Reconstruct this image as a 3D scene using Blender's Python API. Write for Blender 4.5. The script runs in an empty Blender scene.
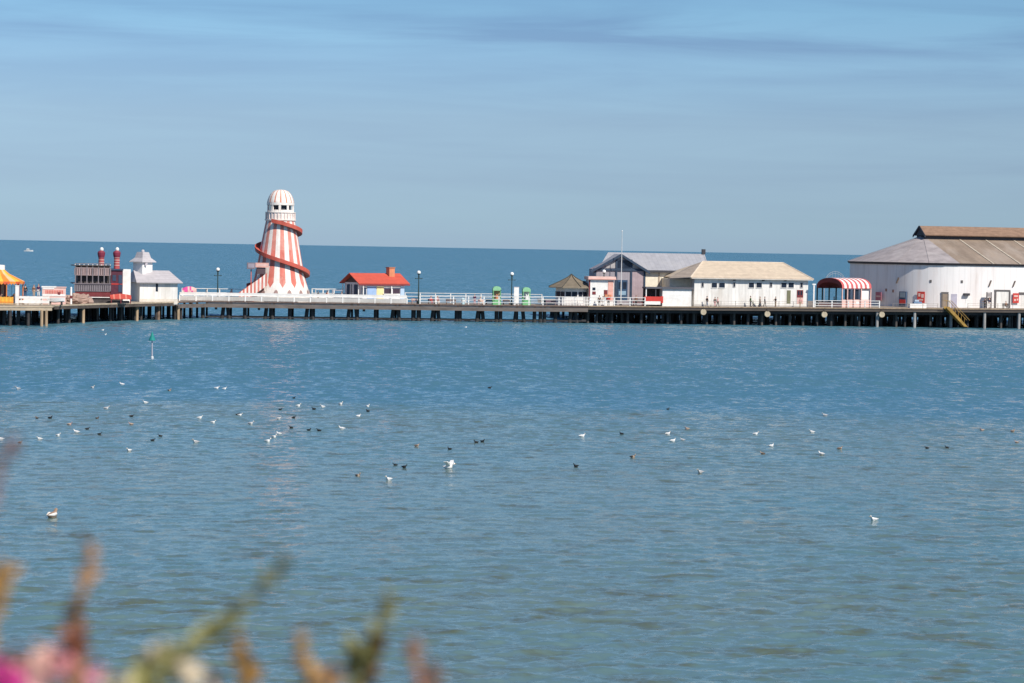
import bpy, bmesh, math, random
from mathutils import Vector, Matrix
random.seed(7)
R = math.radians
PI = math.pi
C = bpy.data.collections.new('pier_scene'); bpy.context.scene.collection.children.link(C)
sc = bpy.context.scene

# ------------------------------------------------------------------ camera
FPX = 2400.0
CAM = Vector((0, 0, 12.4))
PITCH, ROLL = R(2.219), R(1.01)
CM = Matrix.Rotation(PI/2 - PITCH, 3, 'X') @ Matrix.Rotation(ROLL, 3, 'Z')
CMI = CM.inverted()
cd = bpy.data.cameras.new('camera'); co = bpy.data.objects.new('camera', cd); C.objects.link(co)
co.matrix_world = Matrix.Translation(CAM) @ CM.to_4x4()
cd.sensor_width = 36; cd.lens = FPX*36/1024
cd.clip_start = 0.1; cd.clip_end = 150000
cd.dof.use_dof = True; cd.dof.focus_distance = 330; cd.dof.aperture_fstop = 4.5
sc.camera = co

def ray(u, v): return CM @ Vector(((u-512)/FPX, -(v-341.5)/FPX, -1))
def at_depth(u, v, Y):
    d = ray(u, v); return CAM + d*(Y/d.y)
def on_water(u, v, z=0.0):
    d = ray(u, v); return CAM + d*((z-CAM.z)/d.z)
def project(p):
    q = CMI @ (Vector(p)-CAM); return (512-FPX*q.x/q.z, 341.5+FPX*q.y/q.z)
def x_at(u, Y, z):
    u0 = project((0, Y, z))[0]; u1 = project((10, Y, z))[0]
    return 10*(u-u0)/(u1-u0)

class Fr:
    """a local frame standing on the deck: x along, y away from the sea front, z up"""
    def __init__(s, X, Y, yaw, z0):
        s.o = Vector((X, Y, z0)); s.yaw = yaw; c, n = math.cos(yaw), math.sin(yaw)
        s.ax, s.ay = Vector((c, n, 0)), Vector((-n, c, 0))
    def w(s, x, y, z=0): return s.o + s.ax*x + s.ay*y + Vector((0, 0, z))
    def at(s, u, v, y=0):
        d = ray(u, v); t = (s.o + s.ay*y - CAM).dot(s.ay)/d.dot(s.ay); p = CAM + d*t - s.o
        return p.dot(s.ax), p.z
    def atx(s, u, v, x=0):
        d = ray(u, v); t = (s.o + s.ax*x - CAM).dot(s.ax)/d.dot(s.ax); p = CAM + d*t - s.o
        return p.dot(s.ay), p.z
    def x(s, u, y=0, v=295): return s.at(u, v, y)[0]
    def z(s, v, u, y=0): return s.at(u, v, y)[1]

TH = R(9.0)
MAIN = Fr(0, 402.5, TH, 0)
def deckz(x): return 2.86 + max(0, x)/75*0.5
def pier_fr(u, t, yaw=None, z0=None):
    """frame on the main deck at picture column u and t metres behind the sea front"""
    x = MAIN.x(u, t, 302); p = MAIN.w(x, t)
    return Fr(p.x, p.y, TH if yaw is None else yaw, deckz(x) if z0 is None else z0)
def left_fr(u, D, yaw, z0=2.86): return Fr(x_at(u, D, z0), D, yaw, z0)

# ------------------------------------------------------------------ materials
MATS = {}
def mat(name, col, rough=0.7, var=0.18, scale=1.2, stretch=(1, 1, 1), spec=0.35, bump=0.0, dirt=None, dirt_amt=0.0, dscale=0.35, metal=0.0, band=None):
    if name in MATS: return MATS[name]
    m = bpy.data.materials.new(name); m.use_nodes = True; nt = m.node_tree; N = nt.nodes; L = nt.links
    b = N['Principled BSDF']; b.inputs['Roughness'].default_value = rough; b.inputs['Specular IOR Level'].default_value = spec
    b.inputs['Metallic'].default_value = metal
    tc = N.new('ShaderNodeTexCoord'); mp = N.new('ShaderNodeMapping'); L.new(tc.outputs['Object'], mp.inputs[0]); mp.inputs['Scale'].default_value = stretch
    no = N.new('ShaderNodeTexNoise'); no.inputs['Scale'].default_value = scale; no.inputs['Detail'].default_value = 6; no.inputs['Roughness'].default_value = 0.65
    L.new(mp.outputs[0], no.inputs[0])
    mr = N.new('ShaderNodeMapRange'); mr.inputs[1].default_value = 0.3; mr.inputs[2].default_value = 0.7
    mr.inputs[3].default_value = 1-var; mr.inputs[4].default_value = 1+var*0.6; L.new(no.outputs[0], mr.inputs[0])
    mx = N.new('ShaderNodeMix'); mx.data_type = 'RGBA'; mx.blend_type = 'MULTIPLY'; mx.inputs[0].default_value = 1
    mx.inputs[6].default_value = (*col, 1); L.new(mr.outputs[0], mx.inputs[7]); out = mx.outputs[2]
    if dirt:
        n2 = N.new('ShaderNodeTexNoise'); n2.inputs['Scale'].default_value = dscale; n2.inputs['Detail'].default_value = 8; n2.inputs['Roughness'].default_value = 0.7
        L.new(mp.outputs[0], n2.inputs[0])
        r2 = N.new('ShaderNodeMapRange'); r2.inputs[1].default_value = 0.48; r2.inputs[2].default_value = 0.72; r2.inputs[3].default_value = 0; r2.inputs[4].default_value = dirt_amt
        L.new(n2.outputs[0], r2.inputs[0])
        m2 = N.new('ShaderNodeMix'); m2.data_type = 'RGBA'; L.new(r2.outputs[0], m2.inputs[0]); L.new(out, m2.inputs[6]); m2.inputs[7].default_value = (*dirt, 1); out = m2.outputs[2]
    if band:   # plank / sheet seams along one axis: (axis, spacing, darkening)
        sp = N.new('ShaderNodeSeparateXYZ'); L.new(tc.outputs['Object'], sp.inputs[0])
        dv = N.new('ShaderNodeMath'); dv.operation = 'DIVIDE'; L.new(sp.outputs[band[0]], dv.inputs[0]); dv.inputs[1].default_value = band[1]
        fr = N.new('ShaderNodeMath'); fr.operation = 'FRACT'; L.new(dv.outputs[0], fr.inputs[0])
        lt = N.new('ShaderNodeMath'); lt.operation = 'LESS_THAN'; L.new(fr.outputs[0], lt.inputs[0]); lt.inputs[1].default_value = 0.14
        fl = N.new('ShaderNodeMath'); fl.operation = 'FLOOR'; L.new(dv.outputs[0], fl.inputs[0])
        wn = N.new('ShaderNodeTexWhiteNoise'); wn.noise_dimensions = '1D'; L.new(fl.outputs[0], wn.inputs['W'])
        a = N.new('ShaderNodeMath'); a.operation = 'MULTIPLY_ADD'; L.new(wn.outputs['Value'], a.inputs[0]); a.inputs[1].default_value = -0.16*band[2]; a.inputs[2].default_value = 1.0
        a2 = N.new('ShaderNodeMath'); a2.operation = 'MULTIPLY_ADD'; L.new(lt.outputs[0], a2.inputs[0]); a2.inputs[1].default_value = -0.35*band[2]; L.new(a.outputs[0], a2.inputs[2])
        m3 = N.new('ShaderNodeMix'); m3.data_type = 'RGBA'; m3.blend_type = 'MULTIPLY'; m3.inputs[0].default_value = 1; L.new(out, m3.inputs[6]); L.new(a2.outputs[0], m3.inputs[7]); out = m3.outputs[2]
    L.new(out, b.inputs['Base Color'])
    if bump:
        bp = N.new('ShaderNodeBump'); bp.inputs['Strength'].default_value = bump; bp.inputs['Distance'].default_value = 0.05; L.new(no.outputs[0], bp.inputs['Height']); L.new(bp.outputs[0], b.inputs['Normal'])
    MATS[name] = m; return m

WHITE = mat('white_paint', (.80, .79, .77), dirt=(.55, .50, .44), dirt_amt=.35)
WHITEW = mat('white_boarding', (.80, .78, .75), dirt=(.5, .44, .37), dirt_amt=.6, stretch=(1, 1, .25), band=(0, .6, .35))
CREAM = mat('cream_paint', (.80, .73, .60), dirt=(.5, .44, .36), dirt_amt=.3)
LILAC = mat('lilac_grey_paint', (.50, .46, .50))
HALLW = mat('hall_white_sheeting', (.83, .80, .79), var=.1, scale=.5, stretch=(1, 1, .12), dirt=(.55, .46, .42), dirt_amt=.6, dscale=.5, band=(0, 1.05, .2))
HALLROOF = mat('weathered_roof_sheeting', (.31, .24, .185), var=.3, scale=.4, stretch=(1, .3, .3), dirt=(.42, .36, .31), dirt_amt=.7, dscale=.25, band=(0, .9, .16))
HALLCONE = mat('lead_grey_roofing', (.37, .33, .33), var=.25, scale=.5, dirt=(.52, .48, .47), dirt_amt=.7, dscale=.2)
CLER = mat('brown_louvre_boards', (.30, .19, .13), var=.25, band=(2, .35, .5))
DARKTRIM = mat('dark_trim', (.05, .05, .06))
GREYROOF = mat('grey_slate_sheet', (.37, .37, .40), var=.15, band=(0, .8, .3), dirt=(.45, .44, .44), dirt_amt=.5)
PALEROOF = mat('pale_grey_tiles', (.50, .47, .49), var=.15, band=(2, .3, .5), dirt=(.38, .36, .36), dirt_amt=.4)
TANROOF = mat('sandy_roof_tiles', (.62, .51, .39), var=.16, dirt=(.50, .40, .31), dirt_amt=.6, band=(2, .28, .5))
BROWNROOF = mat('brown_shingle', (.22, .18, .13), var=.25, band=(2, .22, .6))
REDROOF = mat('red_roof_paint', (.58, .10, .065), var=.14, dirt=(.42, .10, .07), dirt_amt=.5, band=(2, .25, .4))
ORANGE = mat('orange_brick', (.58, .23, .12), var=.2)
RED = mat('faded_red_paint', (.62, .17, .13), var=.25, dirt=(.70, .40, .34), dirt_amt=.75, stretch=(1, 1, .3), dscale=.8)
REDS = mat('slide_red_paint', (.53, .10, .07), var=.2, dirt=(.56, .24, .17), dirt_amt=.5)
REDB = mat('bright_red_paint', (.55, .05, .04))
DKRED = mat('dark_red_paint', (.17, .03, .035), var=.3)
PINK = mat('pale_pink_paint', (.72, .47, .42))
SIGNPK = mat('salmon_paint', (.70, .38, .32))
MAG = mat('magenta_vinyl', (.66, .08, .30))
BLUE = mat('pale_blue_paint', (.30, .44, .68))
NAVY = mat('navy_paint', (.035, .06, .11))
FRBLUE = mat('blue_timber_frame', (.032, .055, .095), var=.25)
MAUVE = mat('mauve_panel', (.34, .31, .34), var=.15, band=(0, .3, .4))
MAUVE2 = mat('pinkish_panel', (.40, .31, .33), var=.15, band=(0, .3, .4))
GLASS = mat('dark_glass', (.018, .026, .045), rough=.25, var=.3, spec=.25)
YELLOW = mat('yellow_paint', (.80, .47, .06))
ORNG = mat('orange_vinyl', (.72, .24, .035))
PYELLOW = mat('pale_yellow_paint', (.78, .66, .34))
GREEN = mat('bright_green_paint', (.16, .42, .20))
MARKG = mat('sea_green_paint', (.01, .22, .20))
LAMPG = mat('dark_green_iron', (.03, .055, .05))
GLOBE = mat('milky_glass', (.82, .82, .80), rough=.3, var=.05)
TIMBER = mat('weathered_deck_timber', (.30, .25, .20), var=.3, scale=2, stretch=(.3, 1, 1), dirt=(.16, .13, .11), dirt_amt=.5)
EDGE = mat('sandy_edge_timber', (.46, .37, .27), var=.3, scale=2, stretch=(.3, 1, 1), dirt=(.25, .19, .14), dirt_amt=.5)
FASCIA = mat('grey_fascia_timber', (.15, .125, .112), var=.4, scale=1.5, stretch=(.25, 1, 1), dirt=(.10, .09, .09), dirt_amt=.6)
PILED = mat('tarred_pile', (.040, .037, .039), var=.4, scale=2, dirt=(.09, .08, .06), dirt_amt=.5)
PILET = mat('tan_pile', (.42, .30, .19), var=.35, scale=2, stretch=(1, 1, .3), dirt=(.2, .15, .11), dirt_amt=.6)
PILEG = mat('grey_concrete_pile', (.34, .33, .32), var=.3, scale=2, stretch=(1, 1, .3), dirt=(.12, .12, .10), dirt_amt=.6)
PANELG = mat('pale_grey_panel', (.52, .50, .48), var=.2, scale=1, stretch=(.5, 1, 1), dirt=(.42, .37, .31), dirt_amt=.5)
PANELT = mat('whitish_top_band', (.68, .66, .64), var=.15)
STAIRY = mat('weathered_yellow_steel', (.36, .22, .05), var=.3, dirt=(.22, .12, .05), dirt_amt=.6)
ROCK = mat('pinkish_rock', (.38, .26, .21), var=.35, bump=.5)
TEALD = mat('dark_timber', (.07, .06, .06), var=.4)
GREYP = mat('grey_carved_rail', (.20, .18, .20), var=.3)
PINKB = mat('pinkish_baluster', (.34, .25, .25), var=.25)
SKIN = mat('skin', (.52, .32, .24), var=.08)
BARNB = mat('brown_bench_timber', (.16, .09, .06), var=.3)

# ------------------------------------------------------------------ mesh builder
class MB:
    def __init__(s): s.v = []; s.f = []; s.m = []
    def add(s, vs, fs, m=0):
        o = len(s.v); s.v += [tuple(p) for p in vs]; s.f += [tuple(i+o for i in f) for f in fs]; s.m += [m]*len(fs)
    def box(s, x0, x1, y0, y1, z0, z1, m=0):
        x0, x1 = min(x0, x1), max(x0, x1); y0, y1 = min(y0, y1), max(y0, y1); z0, z1 = min(z0, z1), max(z0, z1)
        s.add([(x0,y0,z0),(x1,y0,z0),(x1,y1,z0),(x0,y1,z0),(x0,y0,z1),(x1,y0,z1),(x1,y1,z1),(x0,y1,z1)],
              [(0,3,2,1),(4,5,6,7),(0,1,5,4),(1,2,6,5),(2,3,7,6),(3,0,4,7)], m)
    def prism(s, poly, y0, y1, m=0):            # polygon in (x, z), extruded along y
        n = len(poly); vs = [(x, y0, z) for x, z in poly] + [(x, y1, z) for x, z in poly]
        s.add(vs, [tuple(range(n)), tuple(reversed(range(n, 2*n)))] + [(i, i+n, (i+1) % n+n, (i+1) % n) for i in range(n)], m)
    def plan(s, poly, z0, z1, m=0):             # polygon in (x, y), extruded along z; z0/z1 may be functions
        n = len(poly); g = lambda z, p: z(p) if callable(z) else z
        vs = [(x, y, g(z0, (x, y))) for x, y in poly] + [(x, y, g(z1, (x, y))) for x, y in poly]
        s.add(vs, [tuple(reversed(range(n))), tuple(range(n, 2*n))] + [(i, (i+1) % n, (i+1) % n+n, i+n) for i in range(n)], m)
    def slab(s, pts, th=.12, m=0):              # a flat polygon given thickness along its normal
        P = [Vector(p) for p in pts]; nn = Vector((0, 0, 0))
        for i in range(1, len(P)-1): nn += (P[i]-P[0]).cross(P[i+1]-P[0])
        nn.normalize(); n = len(P); vs = [p for p in P] + [p-nn*th for p in P]
        s.add(vs, [tuple(range(n)), tuple(reversed(range(n, 2*n)))] + [(i, i+n, (i+1) % n+n, (i+1) % n) for i in range(n)], m)
    def tube(s, pts, rad, n=8, m=0, cap=True):
        P = [Vector(p) for p in pts]; rs = rad if isinstance(rad, (list, tuple)) else [rad]*len(P); vs = []; fs = []
        for i, p in enumerate(P):
            d = (P[min(i+1, len(P)-1)]-P[max(i-1, 0)]).normalized()
            a = d.cross(Vector((0, 0, 1)) if abs(d.z) < .9 else Vector((1, 0, 0))).normalized(); b = d.cross(a)
            vs += [p + (a*math.cos(2*PI*k/n)+b*math.sin(2*PI*k/n))*rs[i] for k in range(n)]
        for i in range(len(P)-1):
            for k in range(n): fs.append((i*n+k, i*n+(k+1) % n, (i+1)*n+(k+1) % n, (i+1)*n+k))
        if cap: fs += [tuple(reversed(range(n))), tuple(range((len(P)-1)*n, len(P)*n))]
        s.add(vs, fs, m)
    def lathe(s, prof, n=16, c=(0, 0), m=0, mf=None, a0=0):   # profile of (r, z)
        vs = [(c[0]+r*math.cos(a0+2*PI*k/n), c[1]+r*math.sin(a0+2*PI*k/n), z) for r, z in prof for k in range(n)]
        for i in range(len(prof)-1):
            for k in range(n):
                o = [i*n+k, i*n+(k+1) % n, (i+1)*n+(k+1) % n, (i+1)*n+k]
                s.add([vs[j] for j in o], [(0, 1, 2, 3)], mf(i, k) if mf else m)
    def ball(s, c, r, n=10, m=0, sq=(1, 1, 1)):
        k = n//2; prof = [(max(1e-4, math.sin(PI*i/k)), -math.cos(PI*i/k)) for i in range(k+1)]
        vs = [(c[0]+r*sq[0]*p*math.cos(2*PI*j/n), c[1]+r*sq[1]*p*math.sin(2*PI*j/n), c[2]+r*sq[2]*z) for p, z in prof for j in range(n)]
        s.add(vs, [(i*n+j, i*n+(j+1) % n, (i+1)*n+(j+1) % n, (i+1)*n+j) for i in range(k) for j in range(n)], m)
    def build(s, name, mats, parent=None, smooth=False, loc=None):
        me = bpy.data.meshes.new(name); me.from_pydata(s.v, [], s.f); mats = mats if isinstance(mats, (list, tuple)) else [mats]
        for mm in mats: me.materials.append(mm)
        for p, i in zip(me.polygons, s.m): p.material_index = i; p.use_smooth = smooth
        bm = bmesh.new(); bm.from_mesh(me); bmesh.ops.remove_doubles(bm, verts=bm.verts, dist=1e-5); bmesh.ops.recalc_face_normals(bm, faces=bm.faces); bm.to_mesh(me); bm.free()
        o = bpy.data.objects.new(name, me); C.objects.link(o)
        if parent: o.parent = parent
        if loc is not None: o.location = loc
        return o
def tag(o, label, cat, group=None, kind=None):
    if label: o['label'] = label
    if cat: o['category'] = cat
    if group: o['group'] = group
    if kind: o['kind'] = kind
    return o
def thing(name, label, cat, fr, group=None, scale=1):
    o = bpy.data.objects.new(name, None); C.objects.link(o); o.empty_display_size = .2
    o.location = fr.o; o.rotation_euler = (0, 0, fr.yaw); o.scale = (scale,)*3
    return tag(o, label, cat, group)
def copy_tree(o, parent=None):
    c = o.copy(); C.objects.link(c)
    if parent: c.parent = parent
    for ch in list(o.children): copy_tree(ch, c)
    return c
def part(name, m, parent, *boxes, label=None):
    b = MB()
    for q in boxes: b.box(*q)
    o = b.build(name, m, parent)
    if label: o['label'] = label
    return o
def rect(fr, u0, u1, v0, v1, y0, y1, um=None):   # box whose front face covers a picture rectangle on the plane local y=y0
    um = um or (u0+u1)/2; vm = (v0+v1)/2
    return (fr.at(u0, vm, y0)[0], fr.at(u1, vm, y0)[0], y0, y1, fr.at(um, v1, y0)[1], fr.at(um, v0, y0)[1])

# ------------------------------------------------------------------ world and sun
SUN_AZ, SUN_EL = R(140), R(42)
w = bpy.data.worlds.new('World'); sc.world = w; w.use_nodes = True; nt = w.node_tree; N = nt.nodes; L = nt.links
bg = N['Background']; bg.inputs[1].default_value = 0.12
sky = N.new('ShaderNodeTexSky'); sky.sky_type = 'NISHITA'; sky.sun_disc = False; sky.sun_elevation = SUN_EL; sky.sun_rotation = SUN_AZ
sky.air_density = 1.0; sky.dust_density = 0.0; sky.ozone_density = 3.0
tc = N.new('ShaderNodeTexCoord'); sep = N.new('ShaderNodeSeparateXYZ'); L.new(tc.outputs['Generated'], sep.inputs[0])
ramp = N.new('ShaderNodeValToRGB'); L.new(sep.outputs[2], ramp.inputs[0])
el = ramp.color_ramp.elements
el[0].position = 0.0; el[0].color = (0.227, 0.350, 0.654, 1); el[1].position = 1.0; el[1].color = (0.484, 0.564, 0.619, 1)
for p, c in ((.012, (0.258, 0.379, 0.638, 1)), (.028, (0.295, 0.392, 0.612, 1)), (.053, (0.370, 0.447, 0.608, 1)), (.078, (0.409, 0.512, 0.654, 1)), (.10, (0.413, 0.553, 0.669, 1)), (.25, (0.424, 0.564, 0.698, 1))):
    e = el.new(p); e.color = c
mul = N.new('ShaderNodeMix'); mul.data_type = 'RGBA'; mul.blend_type = 'MULTIPLY'; mul.inputs[0].default_value = 1
L.new(sky.outputs[0], mul.inputs[6]); L.new(ramp.outputs[0], mul.inputs[7])
# thin grey stratus bands low over the sea
mp = N.new('ShaderNodeMapping'); mp.inputs['Scale'].default_value = (6.0, 6.0, 78); mp.inputs['Location'].default_value = (.3, 0, .15); L.new(tc.outputs['Generated'], mp.inputs[0])
cn = N.new('ShaderNodeTexNoise'); cn.inputs['Scale'].default_value = 1.0; cn.inputs['Detail'].default_value = 7; cn.inputs['Roughness'].default_value = .55; cn.inputs['Distortion'].default_value = .4; L.new(mp.outputs[0], cn.inputs[0])
hr = N.new('ShaderNodeValToRGB'); L.new(sep.outputs[2], hr.inputs[0]); he = hr.color_ramp.elements       # how much cloud there is at each height
he[0].position = 0; he[0].color = (.05,)*3+(1,); he[1].position = .13; he[1].color = (.2,)*3+(1,)
for p, c in ((.03, .22), (.055, .30), (.066, .42), (.073, .6), (.079, .35), (.085, 1.0), (.095, .95), (.102, .45)):
    e = he.new(p); e.color = (c, c, c, 1)
cr = N.new('ShaderNodeMapRange'); cr.inputs[1].default_value = .36; cr.inputs[2].default_value = .62; L.new(cn.outputs[0], cr.inputs[0])
cm_ = N.new('ShaderNodeMath'); cm_.operation = 'MULTIPLY'; cm_.use_clamp = True; bank = N.new('ShaderNodeMapRange'); L.new(sep.outputs[0], bank.inputs[0]); bank.inputs[1].default_value = -.2; bank.inputs[2].default_value = .16; bank.inputs[3].default_value = .85; bank.inputs[4].default_value = 1.25; bank.clamp = True
cb = N.new('ShaderNodeMath'); cb.operation = 'MULTIPLY'; L.new(cr.outputs[0], cb.inputs[0]); L.new(bank.outputs[0], cb.inputs[1])
L.new(cb.outputs[0], cm_.inputs[0]); L.new(hr.outputs[0], cm_.inputs[1])
cl = N.new('ShaderNodeMix'); cl.data_type = 'RGBA'; cl.blend_type = 'MULTIPLY'; L.new(cm_.outputs[0], cl.inputs[0]); L.new(mul.outputs[2], cl.inputs[6]); cl.inputs[7].default_value = (.77, .745, .82, 1)
L.new(cl.outputs[2], bg.inputs[0])
ld = bpy.data.lights.new('sun', 'SUN'); lo = bpy.data.objects.new('sun', ld); C.objects.link(lo)
ld.energy = 4.5; ld.angle = R(.53); ld.color = (1, .93, .82)
sd = Vector((math.sin(SUN_AZ)*math.cos(SUN_EL), math.cos(SUN_AZ)*math.cos(SUN_EL), math.sin(SUN_EL)))
lo.rotation_euler = (-sd).to_track_quat('-Z', 'Y').to_euler(); lo.location = (60, -60, 80)
vs_ = sc.view_settings; vs_.view_transform = 'Standard'; vs_.look = 'None'; vs_.exposure = 0.27; vs_.gamma = 1; vs_.use_curve_mapping = False

# ------------------------------------------------------------------ water
def water_material():
    m = bpy.data.materials.new('sea_water'); m.use_nodes = True; nt = m.node_tree; N = nt.nodes; L = nt.links
    b = N['Principled BSDF']; b.inputs['Roughness'].default_value = .16; b.inputs['IOR'].default_value = 1.33; b.inputs['Specular IOR Level'].default_value = .5
    tc = N.new('ShaderNodeTexCoord')
    def noise(scale, st, detail=3, rough=.55, loc=(0, 0, 0), dist=0.0):
        mp = N.new('ShaderNodeMapping'); mp.inputs['Scale'].default_value = st; mp.inputs['Location'].default_value = loc; mp.inputs['Rotation'].default_value = (0, 0, R(-7)); L.new(tc.outputs['Object'], mp.inputs[0])
        n = N.new('ShaderNodeTexNoise'); n.inputs['Scale'].default_value = scale; n.inputs['Detail'].default_value = detail; n.inputs['Roughness'].default_value = rough; n.inputs['Distortion'].default_value = dist
        L.new(mp.outputs[0], n.inputs[0]); return n
    def vm(op, a, bb):
        n = N.new('ShaderNodeVectorMath'); n.operation = op
        for i, q in enumerate((a, bb)):
            if hasattr(q, 'is_output'): L.new(q, n.inputs[i])
            else: n.inputs[i].default_value = q
        return n.outputs[0]
    # fine ripples as tilts straight from vector noise, so they stay true at any distance; beyond the modelled waves they carry the chop too
    sepy = N.new('ShaderNodeSeparateXYZ'); L.new(tc.outputs['Object'], sepy.inputs[0])
    far = N.new('ShaderNodeMapRange'); L.new(sepy.outputs[1], far.inputs[0]); far.inputs[1].default_value = 120; far.inputs[2].default_value = 235
    geo = N.new('ShaderNodeNewGeometry'); total = None
    for sc_, st, k, loc, always in ((1.0, (.16, .09, 1), (.10, .20, 0), (0, 0, 0), 0), (1.0, (.75, .35, 1), (.35, .75, 0), (31, 7, 0), 0), (1.0, (1.9, .9, 1), (.4, .5, 0), (5, 51, 0), 0), (1.0, (1.5, 1.25, 1), (.30, .62, 0), (25, 3, 0), 1), (1.0, (4.2, 4.6, 1), (.22, .34, 0), (15, 21, 0), 1)):
        n = noise(sc_, st, 3, .6, loc, .3)
        t = vm('MULTIPLY', vm('SUBTRACT', n.outputs['Color'], (.5, .5, .5)), k)
        if not always:
            g_ = N.new('ShaderNodeVectorMath'); g_.operation = 'SCALE'; L.new(t, g_.inputs[0]); L.new(far.outputs[0], g_.inputs['Scale']); t = g_.outputs[0]
        total = t if total is None else vm('ADD', total, t)
    tl = N.new('ShaderNodeVectorMath'); tl.operation = 'SCALE'; tl.inputs[0].default_value = (0, -.17, 0); L.new(far.outputs[0], tl.inputs['Scale'])
    nr = vm('NORMALIZE', vm('ADD', vm('ADD', total, tl.outputs[0]), geo.outputs['Normal']), (0, 0, 0))
    L.new(nr, b.inputs['Normal'])
    # body colour: clear blue farther out, olive streaks (silty water, and dark wave faces painted in) inside a wavering line some 180 m off the beach
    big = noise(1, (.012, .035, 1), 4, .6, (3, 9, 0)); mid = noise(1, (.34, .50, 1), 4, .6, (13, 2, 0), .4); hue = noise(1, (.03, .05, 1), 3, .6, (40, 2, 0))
    def mr_(src, a, b_, c=0, d=1):
        q = N.new('ShaderNodeMapRange'); L.new(src, q.inputs[0])
        for k, v in enumerate((a, b_, c, d)): q.inputs[k+1].default_value = v
        return q.outputs[0]
    def mix(f, a, b_):
        q = N.new('ShaderNodeMix'); q.data_type = 'RGBA'; L.new(f, q.inputs[0])
        for k, c_ in ((6, a), (7, b_)):
            if hasattr(c_, 'is_output'): L.new(c_, q.inputs[k])
            else: q.inputs[k].default_value = (*c_, 1)
        return q.outputs[2]
    yy = N.new('ShaderNodeMath'); yy.operation = 'MULTIPLY_ADD'; L.new(big.outputs[0], yy.inputs[0]); yy.inputs[1].default_value = 90; L.new(sepy.outputs[1], yy.inputs[2])
    near = mr_(yy.outputs[0], 238, 212)
    silt_and_faces = mr_(mid.outputs[0], .50, .66)  # streak mask: silty patches plus the dark steep wave faces painted into the colour
    ncol = mix(mr_(hue.outputs[0], .35, .65), (.092, .182, .198), (.118, .185, .182)); ncol = mix(silt_and_faces, ncol, (.092, .116, .078))
    fcol = mix(mr_(hue.outputs[0], .35, .65), (.056, .160, .228), (.070, .168, .222))
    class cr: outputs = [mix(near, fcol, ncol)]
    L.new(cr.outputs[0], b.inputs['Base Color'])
    return m
import numpy as np
def build_water():
    rg = np.random.RandomState(5); ys = [46.0]
    while ys[-1] < 235: ys.append(ys[-1] + max(.11, .70*ys[-1]**2/29760))
    ys = np.array(ys); xs = np.arange(-72, 72.01, .19); X, Y = np.meshgrid(xs, ys); Z = np.zeros_like(X); dy = np.gradient(ys)[:, None]
    for i in range(110):
        lam = .52*10**(rg.rand()*.66); th = -PI/2 + rg.normal(0, .62) + .12; k = 2*PI/lam
        amp = .0023*lam**.85*rg.uniform(.6, 1.3); fade = np.clip((lam/dy-2.2)/2.5, 0, 1)
        ph = k*(X*math.cos(th)+Y*math.sin(th)) + rg.rand()*2*PI
        Z += amp*fade*(np.sin(ph)+.22*np.sin(2*ph+PI/2))
    gust = np.ones_like(Z)                   # cat's paws: calmer and rougher patches
    for i in range(14):
        kx, ky = rg.normal(0, .05), rg.normal(0, .09); gust += .10*np.sin(kx*X+ky*Y+rg.rand()*6.28)
    Z *= np.clip(gust, .45, 1.5)
    edge = np.clip((72-np.abs(X))/6, 0, 1)*np.clip((Y-46)/6, 0, 1)*np.clip((233-Y)/40, 0, 1); Z *= edge
    ny, nx = X.shape; co_ = np.stack([X, Y, Z], -1).reshape(-1, 3); n0 = len(co_); yl = float(ys[-1])
    idx = np.arange(ny*nx).reshape(ny, nx); q = np.stack([idx[:-1, :-1], idx[:-1, 1:], idx[1:, 1:], idx[1:, :-1]], -1).reshape(-1, 4)
    ext = [(-60000, 15, 0), (-72, 15, 0), (72, 15, 0), (60000, 15, 0), (-60000, 46, 0), (-72, 46, 0), (72, 46, 0), (60000, 46, 0), (-60000, yl, 0), (-72, yl, 0), (72, yl, 0), (60000, yl, 0), (-60000, 90000, 0), (-72, 90000, 0), (72, 90000, 0), (60000, 90000, 0)]
    eq = [(0,1,5,4),(1,2,6,5),(2,3,7,6),(4,5,9,8),(6,7,11,10),(8,9,13,12),(9,10,14,13),(10,11,15,14)]
    co_ = np.vstack([co_, np.array(ext)]); q = np.vstack([q, np.array(eq)+n0])
    me = bpy.data.meshes.new('water'); me.vertices.add(len(co_)); me.vertices.foreach_set('co', co_.astype(np.float32).ravel())
    me.loops.add(q.size); me.loops.foreach_set('vertex_index', q.astype(np.int32).ravel()); me.polygons.add(len(q)); me.polygons.foreach_set('loop_start', np.arange(0, q.size, 4, dtype=np.int32)); me.polygons.foreach_set('use_smooth', np.ones(len(q), dtype=bool))
    me.update(calc_edges=True); me.validate(); me.materials.append(water_material()); o = bpy.data.objects.new('water', me); C.objects.link(o); return o
tag(build_water(), None, None, kind='structure')
# cliff top under the camera (out of the frame; carries the flower bed)
cl_ = MB(); nx, ny = 40, 26; vs = []
for j in range(ny+1):
    for i in range(nx+1):
        x = -40 + 80*i/nx; y = -12 + 42*j/ny
        z = 10.95 - max(0, y-3.2)*.62 + random.uniform(-.04, .04)
        vs.append((x, y, max(z, -1.5)))
cl_.add(vs, [(j*(nx+1)+i, j*(nx+1)+i+1, (j+1)*(nx+1)+i+1, (j+1)*(nx+1)+i) for j in range(ny) for i in range(nx)])
tag(cl_.build('cliff_top_ground', mat('cliff_grass', (.07, .09, .03), var=.5, scale=3, bump=.4), smooth=True), None, None, kind='structure')

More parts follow.
